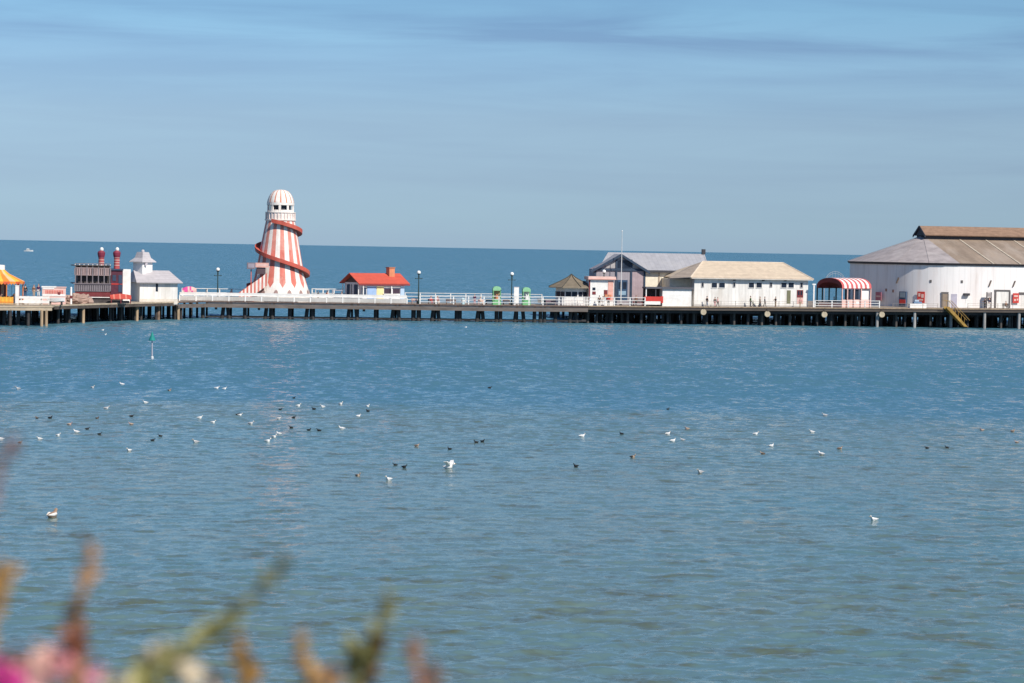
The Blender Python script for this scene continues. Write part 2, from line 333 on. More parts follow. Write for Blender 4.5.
# ------------------------------------------------------------------ the pier
pier = thing('pier', 'long timber pier on dark piles carrying all the buildings across the sea', 'pier', Fr(0, 402.5, TH, 0))
def toM(X, Y):
    p = Vector((X, Y, 0))-MAIN.o; return p.dot(MAIN.ax), p.dot(MAIN.ay)
def edge_pt(u, D): return toM(x_at(u, D, 2.86), D)
A0, A1 = edge_pt(-60, 341.5), edge_pt(52, 347)
B0, B1, B2, B3 = edge_pt(54, 353.5), edge_pt(83, 361.6), edge_pt(137, 376.5), edge_pt(178, 386.5)
M0 = (MAIN.x(206, 0, 305), 0.0); M1 = (MAIN.x(588, 0, 305), 0.0); M2 = (MAIN.x(1100, 0, 308), 0.0)
BW = 13.0; BR = 52.0
zt = lambda p: deckz(p[0])
# deck plates: the broad left head, the narrow middle, the broad right head
dk = MB()
left_poly = [A0, A1, B0, B1, B2, B3, M0, (M0[0], BW), (A0[0], 20)]
mid_poly = [M0, (0, 0), M1, (M1[0], BW), (0, BW), (M0[0], BW)]
right_poly = [M1, M2, (M2[0], BR), (M1[0], BR)]
for pl in (left_poly, mid_poly, right_poly): dk.plan(pl, lambda p: zt(p)-.18, zt)
dk.build('deck', TIMBER, pier)
edge_pts = [A0, A1, B0, B1, B2, B3, M0, (0, 0), M1, M2]
def run_board(pts, z0, z1, out0, out1, seg=None):
    b = MB()
    for p, q in zip(pts[:-1], pts[1:]):
        d = Vector((q[0]-p[0], q[1]-p[1])); d.normalize(); n = Vector((d.y, -d.x))
        vs = []
        for r_, oo in ((p, out0), (q, out0), (q, out1), (p, out1)): vs.append((r_[0]+n.x*oo, r_[1]+n.y*oo))
        b.plan(vs, lambda c: zt(c)+z0, lambda c: zt(c)+z1)
    return b
run_board(edge_pts[:6], -.16, .07, .0, .16).build('edge_board', EDGE, pier)
run_board(edge_pts[5:9], -.16, .05, .0, .14).build('edge_board', mat('dark_edge_board', (.13, .09, .075), var=.4, scale=2), pier)
run_board(edge_pts[8:], -.16, .05, .0, .14).build('edge_board', mat('brown_edge_board', (.30, .22, .15), var=.4, scale=2), pier)
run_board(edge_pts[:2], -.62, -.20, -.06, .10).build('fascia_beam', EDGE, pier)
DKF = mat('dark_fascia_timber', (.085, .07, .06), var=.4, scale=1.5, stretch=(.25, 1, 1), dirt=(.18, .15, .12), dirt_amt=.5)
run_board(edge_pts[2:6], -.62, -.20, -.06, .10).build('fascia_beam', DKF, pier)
run_board(edge_pts[6:], -.36, -.20, -.12, .04).build('upper_stringer', mat('dark_stringer', (.06, .05, .05), var=.3), pier)
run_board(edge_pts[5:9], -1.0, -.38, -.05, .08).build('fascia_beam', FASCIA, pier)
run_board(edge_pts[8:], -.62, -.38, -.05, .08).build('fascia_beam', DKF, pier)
run_board(edge_pts[8:], -1.15, -.66, -.9, -.72).build('inner_beam', PILED, pier)
run_board(edge_pts[6:9], .18-2.86, .5-2.86, -1.6, -1.35).build('waterline_strip', PILED, pier)  # dark strip along the middle span just above the water
# near piles, each its own
def pile(x, y, m, r=.2, lean=0, zb=-1.2, ztop=None, name='pile'):
    b = MB(); zt_ = (deckz(x)-.5) if ztop is None else ztop
    b.tube([(x+lean, y, zb), (x, y, zt_)], [r*1.08, r], 8); return b.build(name, m, pier)
mid_list = [(203, 0), (224, 1), (227.5, -1), (245, 0), (267, 1), (271, -1), (290, 0), (308, 1), (311.5, -1), (332, 0), (350, 1), (356, -1), (376, 0), (394, 1), (398, -1), (413.5, 0), (418.7, 0), (434, 1), (438, -1), (457, 0), (460, 0), (479, 1), (482.5, -1), (497, 0), (501, 0), (517, 1), (523, -1), (535, 0), (541, 0), (545, 0), (556, 0), (572, 1), (576, -1)]
for u, k in mid_list:
    x = MAIN.x(u, .9, 312); pile(x, 1.5+random.uniform(-.1, .1), PILED, .31, .42*(-k))
for u in (878, 915.5, 952, 985.5, 1020): pile(MAIN.x(u, -.12, 316), .35, PILEG, .26)
for u in (588, 597, 612, 628, 641, 655, 668, 681, 694, 707, 721, 734, 748, 762, 776, 790, 803, 817, 831, 845, 859, 896, 905, 930, 941, 968, 977, 1001, 1010):
    pile(MAIN.x(u, 1.9, 315), 1.9+random.uniform(-.2, .3), PILED if random.random() < .8 else mat('weedy_pile', (.08, .07, .065), var=.4), .22)
def left_pile(u, v_b, m, r=.22, back=.35):
    p = on_water(u, v_b); x, y = toM(p.x, p.y); pile(x, y+back, m, r)
for u, v_b, m in ((4, 325.5, PILED), (10, 326, PILED), (28, 326, PILED), (29.5, 325, PILED), (41.5, 326.2, PILET), (46, 326.2, PILET), (18, 325.5, PILED), (58, 323.8, PILED), (69, 323.2, PILED),
                  (83.2, 323.2, PILET), (80, 322.5, PILED), (97, 321.5, PILED), (110, 321.3, PILED), (121, 320.8, PILED), (137, 320.8, PILET), (134.5, 320.5, PILED), (141, 320.3, PILED), (156, 320, PILED), (158.5, 320, mat('brown_pile', (.2, .14, .1), var=.4)), (178.3, 319.6, PILET), (181, 319.4, PILED), (175, 319.5, PILED)):
    left_pile(u, v_b, m)
# farther rows of piles, all dark: past a hundred in number
bk = MB()
for u, k in mid_list:      # the bents run slightly askew under the narrow deck
    for t in (5.5,):
        x = MAIN.x(u, .9, 312)+(t-.9)*.165
        bk.tube([(x, t, -1), (x, t, deckz(x)-.2)], .2, 6)
for t in (3, 6, 10, 15, 21, 28, 36, 45):
    for k in range(44):
        x = M1[0] + (M2[0]-M1[0])*(k+random.uniform(.1, .9))/44
        bk.tube([(x, t, -1), (x+random.uniform(-.2, .2), t, deckz(x)-.2)], .26, 6)
for k in range(150):
    a = random.random(); u = random.uniform(-40, 200); D0 = 350 if u < 52 else 356+(u-52)*.25
    D = D0 + random.uniform(2, 38); X = x_at(u, D, 0); x, y = toM(X, D)
    if y < 18: bk.tube([(x, y, -1), (x, y, 2.7)], .22, 6)
tag(bk.build('rear_pile', PILED, pier), None, None, kind='stuff')
# cross beams beneath the deck of the right head
xb = MB()
for k in range(22):
    x = M1[0] + (M2[0]-M1[0])*k/22; xb.box(x, x+.3, .6, BR-1, deckz(x)-.75, deckz(x)-.2)
for t in (6, 15, 28): xb.plan([(M1[0], t), (M2[0], t), (M2[0], t+.3), (M1[0], t+.3)], lambda c: zt(c)-1.7, lambda c: zt(c)-.76)
xb.build('cross_beam', PILED, pier)
for u in (364, 216, 259):      # short bits of pipe hanging under the middle span
    x = MAIN.x(u, .3, 311); part('pipe_end', PILED, pier, (x-.2, x+.2, .25, .6, deckz(x)-1.35, deckz(x)-1.0))

# tyre-like fenders hung along the right head
FL = ['pale round fender under the deck edge below the white flat-roofed hut', 'pale round fender under the middle of the long white bungalow', 'pale round fender under the deck before the striped shelter', 'pale round fender beside the grey pile at the end of the striped shelter']
for (u, v), lb in zip(((703.5, 312), (767.5, 314), (824.5, 314.5), (882, 314.5)), FL):
    f = pier_fr(u, -.25); zc = f.z(v, u)
    r_ = thing('fender', lb, 'fender', f, 'round fenders hung along the pier edge')
    b = MB(); b.tube([(0, -.22, zc), (0, .22, zc)], .50, 14); b.build('disc', mat('pale_rope_fender', (.50, .42, .30), var=.3), r_)
    b = MB(); b.tube([(0, -.25, zc+.45), (0, 0, deckz(MAIN.x(u))-f.o.z-.1)], .05, 6); b.build('rope', PILED, r_)

# ------------------------------------------------------------------ railings
def panel_railing(u0, u1, y, label):
    f = pier_fr(u0, y); r_ = thing('panel_railing', label, 'railing', f); x1 = f.x(u1, 0, 300); n = 14
    zt_, zm, zb = f.z(293.6, 290), f.z(297.2, 290), .12
    for k in range(n+1):
        x = x1*k/n; part('post', WHITE, r_, (x-.10, x+.10, -.09, .09, 0, zm+.06))
    for k in range(n):
        a, b_ = x1*k/n+.1, x1*(k+1)/n-.1
        q = MB(); q.box(a, b_, -.03, .03, zb, zm-.04)
        for j in range(9): q.box(a+(b_-a)*(j+.25)/9, a+(b_-a)*(j+.6)/9, -.055, -.031, zb+.04, zm-.1)
        q.build('panel', PANELG, r_)
    part('handrail', WHITE, r_, (-.1, x1+.1, -.12, .12, zm+.062, zm+.13))
    part('top_board', PANELT, r_, (0, x1, .02, .1, zm+.132, zt_))
panel_railing(179.5, 407, .15, 'solid pale grey panelled railing with white posts before the striped tower')
def open_railing(us, y, vtop, label, grp, m=WHITE, rails=3, r=.05, v_mid=297, pr=.085):
    f = pier_fr(us[0], y); r_ = thing('open_railing', label, 'railing', f, grp); xs = [f.x(u, 0, 300) for u in us]
    zt_ = f.z(vtop, (us[0]+us[-1])/2)
    dz = lambda x: deckz(MAIN.x(us[0], y)+x)-f.o.z
    for x in xs: b = MB(); b.box(x-pr, x+pr, -pr, pr, dz(x), dz(x)+zt_+.06); b.build('post', m, r_)
    for k in range(rails):
        z = zt_*(1-k*.36); b = MB(); b.tube([(xs[0], -.02-pr, z+dz(xs[0])), (xs[-1], -.02-pr, z+dz(xs[-1]))], r, 6); b.build('rail', m, r_)
    return f
open_railing([420, 436, 453.5, 468.6, 484, 499, 515, 529, 543, 559, 575, 590, 605, 614.5, 630, 645], .2, 297, 'white open railing with three rails along the front of the middle span', 'white open railings')
open_railing([405+15.2*k for k in range(10)], BW-.5, 293.8, 'white open railing along the far side of the middle span behind the green booths', 'white open railings', pr=.07)
open_railing([815, 832, 848.5, 865, 879.5], .2, 301.0, 'white open railing in front of the striped barrel shelter', 'white open railings')
open_railing([182+12.5*k for k in range(9)], BW-.5, 289.0, 'pale railing at the far deck edge left of the striped tower', 'white open railings', r=.06)
open_railing([312+11*k for k in range(4)], BW-.5, 289.0, 'pale railing at the far deck edge between striped tower and red-roofed hut', 'white open railings', r=.06)
open_railing([692+14.5*k for k in range(9)], .2, 301.8, 'thin grey railing along the edge before the long white bungalow', 'thin grey railings', m=mat('thin_rail_grey', (.30, .27, .24)), rails=2, r=.022, pr=.035)
open_railing([893, 908, 923, 938], .2, 303.8, 'thin grey railing along the edge before the hall, left of the yellow stairs', 'thin grey railings', m=MATS['thin_rail_grey'], rails=2, r=.022, pr=.035)
open_railing([968, 983, 998, 1013, 1030], .2, 304, 'thin grey railing along the edge before the hall, right of the yellow stairs', 'thin grey railings', m=MATS['thin_rail_grey'], rails=2, r=.022, pr=.035)
def left_rail(us, D, yaw, vt, label, m, panel=None):
    f = left_fr(us[0], D, yaw); r_ = thing('open_railing', label, 'railing', f); xs = [f.x(u, 0, 302) for u in us]; zt_ = f.z(vt, us[0])
    for x in xs: part('post', m, r_, (x-.06, x+.06, -.06, .06, 0, zt_+.05))
    for z in ((zt_, zt_*.55) if not panel else (zt_,)): b = MB(); b.tube([(xs[0], -.1, z), (xs[-1], -.1, z)], .045, 6); b.build('rail', m, r_)
left_rail([-20, -8, 4, 16, 28, 40, 51], 346.5, R(9.5), 303.0, 'brown timber railing along the edge of the front deck by the orange carousel', EDGE)

# ------------------------------------------------------------------ great hall at the right end
def hall():
    f = pier_fr(958, 6.0); r_ = thing('pier_hall', 'huge white hall with rounded end and brown ridged roof', 'hall', f)
    f = pier_fr(958, 6.0); rad = 18.8; ze = f.z(262.6, 958); zr = f.z(236.3, 960, rad)
    L_ = 40
    xk = -f.x(856.5, rad, 262)/rad; ring = [(xk*rad*math.sin(R(a)), rad-rad*math.cos(R(a))) for a in [-11.25*k for k in range(17)]]
    wall_poly = [(L_, 0)] + ring + [(L_, 2*rad)]
    b = MB()
    n = len(wall_poly)
    for i in range(n):
        p, q = wall_poly[i], wall_poly[(i+1) % n]
        # each sheeted face is its own slab, so the seams run true
        b.add([(p[0], p[1], -.1), (q[0], q[1], -.1), (q[0], q[1], ze), (p[0], p[1], ze)], [(0, 1, 2, 3)])
    b.build('wall', HALLW, r_, smooth=True)
    # roof
    ax = f.x(923, rad, 236); ridge0 = (ax, rad, zr); ov = .5; k = 1+ov/rad
    er = [(x*(1+ov/(rad*xk)), rad+(y-rad)*k, ze-.12) for x, y in ring]
    b = MB()
    for p, q in zip(er[:-1], er[1:]): b.slab([p, ridge0, q], .15) if False else b.add([p, q, ridge0], [(0, 1, 2)])
    cone = b.build('roof_cone', HALLCONE, r_)
    b = MB(); b.add([er[0], (L_+1, -ov, ze-.12), (L_+1, rad, zr), ridge0], [(0, 1, 2, 3)]); b.add([er[-1], (L_+1, 2*rad+ov, ze-.12), (L_+1, rad, zr), ridge0], [(0, 1, 2, 3)])
    b.build('roof', HALLROOF, r_)
    b = MB()
    for p, q in zip(er[:-1], er[1:]): b.add([p, q, (q[0]*.985, rad+(q[1]-rad)*.985, q[2]-.4), (p[0]*.985, rad+(p[1]-rad)*.985, p[2]-.4)], [(0, 1, 2, 3)])
    b.add([er[0], (L_+1, -ov, ze-.12), (L_+1, -ov+.3, ze-.5), (0, -ov+.3, ze-.5)], [(0, 1, 2, 3)])
    b.build('eave', DARKTRIM, r_)
    # pale roof ribs
    sl = Vector((0, rad+ov, zr-ze+.12))
    for u in (955, 981, 1009, 1034):
        xt = f.x(u, rad, 238); b = MB(); xb_ = xt + .35
        b.slab([(xt-.16, rad-.9, zr-.05+.1-.22), (xb_-.16, -ov, ze-.02), (xb_+.16, -ov, ze-.02), (xt+.16, rad-.9, zr-.05+.1-.22)], .1)
        b.build('roof_rib', mat('pale_rib', (.52, .45, .36), var=.3), r_)
    # radial seams on the cone
    b = MB()
    for p in er[2:11:2]: b.tube([(p[0], p[1], p[2]+.05), (ridge0[0], ridge0[1], ridge0[2]+.05)], .02, 5)
    b.build('cone_seam', mat('cone_seam_grey', (.36, .33, .33)), r_)
    # raised ridge lantern running along the roof
    ty = 2.6; zc0, zc1 = zr-.6, f.z(227.0, 980, rad); x0 = f.x(924, rad-ty, 230)
    b = MB(); b.prism([], 0, 0) if False else None
    b.box(x0+.4, L_+1, rad-ty, rad+ty, zc0, zc0+.75)
    b.build('ridge_wall', DARKTRIM, r_)
    b = MB(); zl = zc0+.72
    b.slab([(x0, rad-ty-.6, zl), (L_+1, rad-ty-.6, zl), (L_+1, rad, zc1), (x0, rad, zc1)], .16)
    b.slab([(x0, rad+ty+.6, zl), (x0, rad, zc1), (L_+1, rad, zc1), (L_+1, rad+ty+.6, zl)], .16)
    b.build('ridge_roof', CLER, r_)
    b = MB(); P = [(x0+.3, rad-ty, zl-.1), (x0+.3, rad+ty, zl-.1), (x0+.3, rad, zc1-.2)]; b.slab(P, .2)
    for s in (-1, 1): b.slab([(x0-.05, rad+s*(ty+.7), zl-.05), (x0-.05, rad, zc1+.03), (x0-.05, rad, zc1-.4), (x0-.05, rad+s*(ty+.7), zl-.45)], .12)
    b.build('ridge_gable', DARKTRIM, r_)
    # openings on the front (straight wall from u=958 on; the facet before it faces slightly left)
    def facet(u):
        for k in range(1, 9):
            if u >= project(f.w(ring[k][0], ring[k][1], 1))[0]: break
        p, q = ring[k], ring[k-1]
        return Fr(*f.w(p[0], p[1]).xy, TH + math.atan2(q[1]-p[1], q[0]-p[0]), f.o.z)
    fa, fa2, fb, fb1, fb2, fb3 = facet(950), facet(931), facet(902), facet(920.5), facet(892), facet(886)
    def on(fr_, name, m, *rs, d=.08, out=.04, label=None):
        b = MB()
        for (u0, u1, v0, v1) in rs:
            q = rect(fr_, u0, u1, v0, v1, -out, d-out); vsn = []
            for x, y, z in ((q[0], q[2], q[4]), (q[1], q[2], q[4]), (q[1], q[3], q[4]), (q[0], q[3], q[4]), (q[0], q[2], q[5]), (q[1], q[2], q[5]), (q[1], q[3], q[5]), (q[0], q[3], q[5])):
                p = fr_.w(x, y, max(z, 0)) - f.o; vsn.append((p.dot(f.ax), p.dot(f.ay), p.z))
            b.add(vsn, [(0,3,2,1),(4,5,6,7),(0,1,5,4),(1,2,6,5),(2,3,7,6),(3,0,4,7)])
        o = b.build(name, m, r_)
        if label: o['label'] = label
        return o
    FRM = mat('door_frame_grey', (.12, .11, .11))
    d = on(fa, 'door', mat('brown_grey_door', (.28, .22, .17)), (942.5, 947.5, 294, 307)); on(fa, 'door_frame', FRM, (941.2, 948.6, 292, 294), (941.2, 942.4, 294, 307), (947.6, 948.6, 294, 307))
    on(fa, 'door', mat('lilac_door', (.45, .43, .52)), (951, 957, 294, 307.5), label='lilac grey door')
    on(f, 'door', WHITE, (965.5, 970.5, 296, 307), label='white door under a dark hood'); on(f, 'door_hood', DARKTRIM, (964.5, 970, 293.3, 295.6), d=.7, out=.6)
    on(f, 'loading_door', WHITEW, (996.5, 1008.5, 291.5, 308), out=.03); on(f, 'loading_door_frame', FRM, (994.5, 1010.5, 289.8, 291.4), (994.5, 996.2, 291.4, 308), (1008.9, 1010.5, 291.4, 308), d=.14, out=.1)
    on(f, 'loading_door', WHITEW, (1021, 1036, 295, 309), out=.03); on(f, 'loading_door_frame', FRM, (1019, 1036, 292.4, 294.8), d=.14, out=.1)
    for fr_, u, v in ((fa2, 930.7, 281.2), (f, 962, 281.6)): on(fr_, 'vent', FRM, (u-1, u+1, v-1.3, v+1.3), d=.12, out=.1)
    for fr_, u, v in ((fb, 897.5, 280.5), (f, 990, 283.5), (f, 1014, 284)):
        b = MB(); x, z = fr_.at(u, v, -.1); p = [fr_.w(x+dx, -.12, z+dz_)-f.o for dx, dz_ in ((-.18, -.5), (.22, .55))]
        b.tube([(q.dot(f.ax), q.dot(f.ay), q.z) for q in p], .12, 6); b.build('floodlight', mat('rusty_floodlight', (.16, .12, .10)), r_)
    for fr_, u, v in ((fb2, 893, 291), (fb3, 886, 290)): on(fr_, 'vent', mat('rusty_plate', (.34, .2, .16)), (u-.8, u+.8, v-1.4, v+1.4), d=.08, out=.06)
    return f, fa, fb, fb1, facet(878)
HF, HFA, HFB, HFB1, HFB3 = hall()
# boards standing against the hall
def wallboard(fr_, name, label, cat, rs, grp=None):
    x, z = fr_.at((rs[0][2]+rs[0][3])/2, 304, -.3); p = fr_.w(x, -.3); g = Fr(p.x, p.y, fr_.yaw, fr_.o.z)
    r_ = thing(name, label, cat, g, grp)
    for nm, m, u0, u1, v0, v1, y0, y1 in rs:
        q = list(rect(g, u0, u1, v0, v1, y0, y1)); q[4] = max(q[4], 0); part(nm, m, r_, tuple(q))
    return r_
def wb(fr_, name, label, cat, u, rs, grp=None, off=-.35):
    x, z = fr_.at(u, 304, off); p = fr_.w(x, off); g = Fr(p.x, p.y, fr_.yaw, fr_.o.z); r_ = thing(name, label, cat, g, grp)
    for nm, m, u0, u1, v0, v1, y0, y1 in rs:
        q = list(rect(g, u0, u1, v0, v1, y0, y1)); q[4] = max(q[4], 0); part(nm, m, r_, tuple(q))
    return r_
wb(HFB, 'drinks_machine', 'dark blue and red machine against the rounded end of the hall', 'machine', 902, [('cabinet', mat('machine_navy', (.05, .08, .14)), 899, 905.5, 291.5, 307, 0, .6), ('lower_panel', REDB, 899.3, 905.3, 299.5, 303.5, -.05, 0), ('window', mat('machine_grey', (.22, .27, .32)), 899.8, 904.6, 292.2, 297.5, -.04, 0)], off=-.75)
wb(HFB1, 'poster_board', 'red poster board with white blocks on the rounded end of the hall', 'sign', 920.5, [('board', REDB, 917.2, 924.6, 291.6, 303, 0, .12), ('white_block', PINK, 918.2, 920.2, 293.2, 296.5, -.03, 0), ('white_block', PINK, 921.2, 923.6, 294, 297.8, -.03, 0), ('white_block', PINK, 918.6, 923, 299, 300.6, -.03, 0)])
wb(HF, 'poster_board', 'red poster board with white blocks between the two loading doors', 'sign', 1016, [('board', REDB, 1013, 1019, 293.2, 303, 0, .12), ('white_block', PINK, 1014, 1018, 295.2, 297, -.03, 0), ('white_block', PINK, 1014, 1016, 299, 301, -.03, 0), ('white_block', PINK, 1016.8, 1018.2, 298.6, 300.6, -.03, 0)])
g = pier_fr(917.5, 1.2); r_ = thing('counter', 'low white counter with blue goods on it at the deck edge before the hall', 'counter', g)
part('front', WHITE, r_, rect(g, 910, 926.5, 303.6, 308.6, 0, 1.2)); part('goods', mat('blue_goods', (.16, .25, .38), var=.4), r_, rect(g, 914, 922, 301.6, 303.5, .2, .9)); part('goods', mat('pale_blue_goods', (.45, .55, .66)), r_, rect(g, 915, 919, 299.8, 301.5, .3, .8))
wb(HFB3, 'notice_panel', 'dusky pink panel on the shaded curve of the hall beside the striped shelter', 'sign', 878, [('board', mat('dusky_pink', (.45, .16, .2)), 875.5, 881, 292, 300.5, 0, .1), ('band', PINK, 876.3, 880.2, 295.5, 297, -.03, 0)], off=-.6)
# yellow stairs down to the water
g = pier_fr(945, -1.0); r_ = thing('sea_stairs', 'yellow steel stairs sloping from the deck down to the water', 'stairs', g)
x1, z1 = g.at(963, 326.5); zt_ = .35
for y in (-.75, .75):
    b = MB(); b.prism([(0, zt_-.2), (.05, zt_), (.55, zt_), (x1+.55, z1), (x1, z1)], y-.06, y+.06); b.build('stringer', STAIRY, r_)
    b = MB(); b.tube([(0, y, zt_+1.0), (.9, y, zt_+1.0), (x1+.9, y, z1+1.1)], .05, 6)
    for k in range(6): b.tube([(.5+x1*k/6, y, zt_+(z1-zt_)*k/6-.1), (.5+x1*k/6, y, zt_+(z1-zt_)*k/6+1.05)], .04, 5)
    b.build('handrail', STAIRY, r_)
b = MB()
for k in range(14): q = (k+.5)/14; b.box(.3+x1*q, .75+x1*q, -.69, .69, zt_+(z1-zt_)*q-.16, zt_+(z1-zt_)*q-.10)
b.build('tread', mat('rusty_tread', (.36, .20, .05), var=.3), r_)

# ------------------------------------------------------------------ striped barrel shelter
def shelter():
    g = pier_fr(842, 1.5, TH+R(29)); r_ = thing('striped_shelter', 'barrel roofed shelter with red and white stripes beside the hall', 'shelter', g)
    dep = 6.2; xl = 0; xr = g.x(871.5, 0, 290); ze = g.z(288.3, 845); za = ze+1.75
    prof = []
    for i in range(13):
        a = PI*i/12; prof.append((dep/2-dep/2*math.cos(a)-.0, ze + (za-ze)*math.sin(a)**.8))
    b = MB(); ns = 13
    for k in range(ns):
        x0, x1 = xl+(xr-xl)*k/ns, xl+(xr-xl)*(k+1)/ns
        for (y0, z0), (y1, z1) in zip(prof[:-1], prof[1:]):
            b.add([(x0, y0, z0), (x1, y0, z0), (x1, y1, z1), (x0, y1, z1)], [(0, 1, 2, 3)], k % 2)
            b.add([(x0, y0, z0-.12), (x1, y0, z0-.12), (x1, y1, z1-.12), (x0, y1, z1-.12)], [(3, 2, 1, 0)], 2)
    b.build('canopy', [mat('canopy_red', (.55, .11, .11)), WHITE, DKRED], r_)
    b = MB(); n = len(prof)
    b.add([(xl-.03, y, z) for y, z in prof]+[(xl-.03, dep/2+(y-dep/2)*.82, ze+(z-ze)*.55) for y, z in prof], [(i, i+1, n+i+1, n+i) for i in range(n-1)])
    b.build('arch_fascia', DKRED, r_)
    for y in (.1, dep-.1):
        for q in (.012, .19, .42, .66, .985): x = xr*q; part('post', PINK if y < 1 else LAMPG, r_, (x-.09, x+.09, y-.09, y+.09, 0, ze))
    xm = g.x(843, 0, 295)
    part('booth_wall', PINK, r_, (xm, xr-.1, .35, .45, 0, 1.35), (xr-.25, xr-.15, .46, dep-.52, 0, 1.0), (xm, xm+.1, .46, dep-.52, 0, .8))
    part('booth_opening', GLASS, r_, (g.x(847.5), g.x(852), .36, .44, 1.36, ze-.2), (g.x(854.5), g.x(860), .36, .44, 1.36, ze-.2))
    part('wall_panel', WHITE, r_, (g.x(862), xr-.3, .36, .44, 1.36, ze-.12))
    part('side_bar', NAVY, r_, (.05, .13, .2, dep-.2, 1.0, 1.1))
    # bright lamps / notices on the booth front
    part('notice', WHITE, r_, (g.x(857.5), g.x(860.5), .30, .34, .55, 1.0))
shelter()
g = pier_fr(824, 13.5); r_ = thing('arched_frame', 'pale lattice arch frame standing up behind the striped shelter', 'frame', g)
x1 = g.x(846, 0, 275); za = g.z(271.5, 835); b = MB(); pts = []
for i in range(13): a = PI*i/12; pts.append((x1/2-x1/2*math.cos(a), 0, za-2.2+2.2*math.sin(a)))
b.tube(pts, .035, 6); b.tube([(x, .0, z-.35) for x, y, z in pts], .025, 6); b.tube([(0, 0, 0), (0, 0, za-2.2)], .05, 6); b.tube([(x1, 0, 0), (x1, 0, za-2.2)], .05, 6)
for i in range(1, 12): b.tube([pts[i], (pts[i][0], 0, za-2.5)], .018, 5)
b.build('arch', mat('pale_metal', (.40, .40, .43)), r_)
g = pier_fr(813.6, 2.2); r_ = thing('white_post', 'slim white post between the white bungalow and the striped shelter', 'post', g)
part('pole', WHITE, r_, (-.11, .11, -.11, .11, 0, g.z(285, 813.6))); part('cap', WHITE, r_, (-.3, .3, -.16, .16, g.z(285, 813.6)+.002, g.z(284, 813.6)+.05))

# ------------------------------------------------------------------ windows helper
def window(parent, fr_, u0, u1, v0, v1, y=0, m=WHITE, n=1, name='window'):
    q = rect(fr_, u0, u1, v0, v1, y-.05, y+.02); b = MB(); t = .09
    b.box(q[0]-t, q[0], y-.08, y+.02, q[4]-t, q[5]+t); b.box(q[1], q[1]+t, y-.08, y+.02, q[4]-t, q[5]+t); b.box(q[0], q[1], y-.08, y+.02, q[5], q[5]+t); b.box(q[0], q[1], y-.10, y+.02, q[4]-t, q[4])
    for k in range(1, n): x = q[0]+(q[1]-q[0])*k/n; b.box(x-.05, x+.05, y-.07, y+.02, q[4], q[5])
    wd = b.build(name, m, parent); part('pane', GLASS, wd, (q[0], q[1], y-.03, y-.01, q[4], q[5])); return wd

# ------------------------------------------------------------------ long white bungalow
def bungalow():
    g = pier_fr(694, 3.4); r_ = thing('white_bungalow', 'long white single storey building with a sandy hipped roof', 'building', g)
    x1 = g.x(808, 0, 292); ze = g.z(278, 750); dep = 11.0
    part('wall', WHITEW, r_, (0, x1, 0, dep, -.1, ze))
    ov = .65; zl = ze-.05; zr = g.z(262.2, 745, dep/2)
    xa = g.x(702.5, dep/2, 263); xb_ = g.x(783, dep/2, 264)
    A, B, Cc, D = (-ov-.2, -ov, zl), (x1+ov+.1, -ov, zl), (x1+ov+.1, dep+ov, zl), (-ov-3.0, dep+ov, zl)
    Lf = (-4.9, 2.5, zl-.15)
    E1, F1 = (xa, dep/2, zr), (xb_, dep/2, zr)
    b = MB(); b.slab([A, B, F1, E1], .18); b.slab([B, Cc, F1], .18); b.slab([Cc, D, E1, F1], .18); b.slab([D, Lf, A, E1], .18) if False else None
    b.slab([D, A, E1], .18)
    b.build('roof', TANROOF, r_)
    # lower wing roof at the left end
    wl = -4.1
    part('wing_wall', CREAM, r_, (wl+.5, -.02, 3.2, dep-.5, -.1, ze-.35))
    b = MB(); b.slab([(wl, 2.4, ze-.3), (-ov-.25, -ov+.02, ze-.02), (xa-.02, dep/2, zr+.02), (xa-2.0, dep/2+1, zr-.9)], .15); b.build('wing_roof', mat('brown_sandy_tiles', (.40, .33, .27), var=.2, band=(2, .28, .5)), r_)
    b = MB(); b.tube([A, E1], .13, 6); b.tube([B, F1], .13, 6); b.tube([E1, F1], .13, 6); b.build('ridge_tile', mat('pale_ridge', (.62, .52, .42)), r_)
    part('gutter', mat('pale_gutter', (.6, .55, .5)), r_, (-ov, x1+ov, -ov-.12, -ov, zl-.2, zl-.06))
    for u0, u1 in ((711.7, 717), (719, 724.8), (748.8, 754), (756.4, 761.8), (781.3, 786.6), (788.4, 793.8)): window(r_, g, u0, u1, 282.8, 287.7, 0)
    for u0 in (701.8, 733.4, 770.2): window(r_, g, u0, u0+1.7, 282.8, 286.8, 0, m=mat('grey_frame', (.45, .43, .42)))
    window(r_, g, 800.5, 802.5, 283, 287.5, 0, m=MATS['grey_frame'])
    d = part('door', mat('olive_door', (.17, .17, .10)), r_, rect(g, 787, 790.6, 290.3, 303.5, -.06, .02)); part('handle', DARKTRIM, d, rect(g, 790, 790.4, 297, 297.6, -.1, -.06))
    d = part('door', DKRED, r_, rect(g, 797, 803.2, 290, 297.5, -.06, .02), label='dark red stable door with a pale lower half'); part('lower_leaf', PINK, d, rect(g, 797, 803.2, 297.7, 303.8, -.06, .02)); part('pane', GLASS, d, rect(g, 798, 799.6, 291, 295, -.08, -.061), rect(g, 800.6, 802.2, 291, 295, -.08, -.061))
    for u in (764, 735, 786): x, z = g.at(u, 279, -.6); part('wall_lamp', DARKTRIM, r_, (x-.15, x+.15, -.55, -.05, z-.35, z-.08))
    part('plinth', mat('grey_plinth', (.45, .43, .41)), r_, (-.04, x1+.04, -.05, -.002, -.05, .35))
    part('side_door', TEALD, r_, (x1+.02, x1+.08, 1.0, 2.0, 0, 2.0))
bungalow()
g = pier_fr(665, 2.0)
r_ = thing('flat_roofed_hut', 'white flat roofed hut with an open red counter in front of the cream wall', 'hut', g)
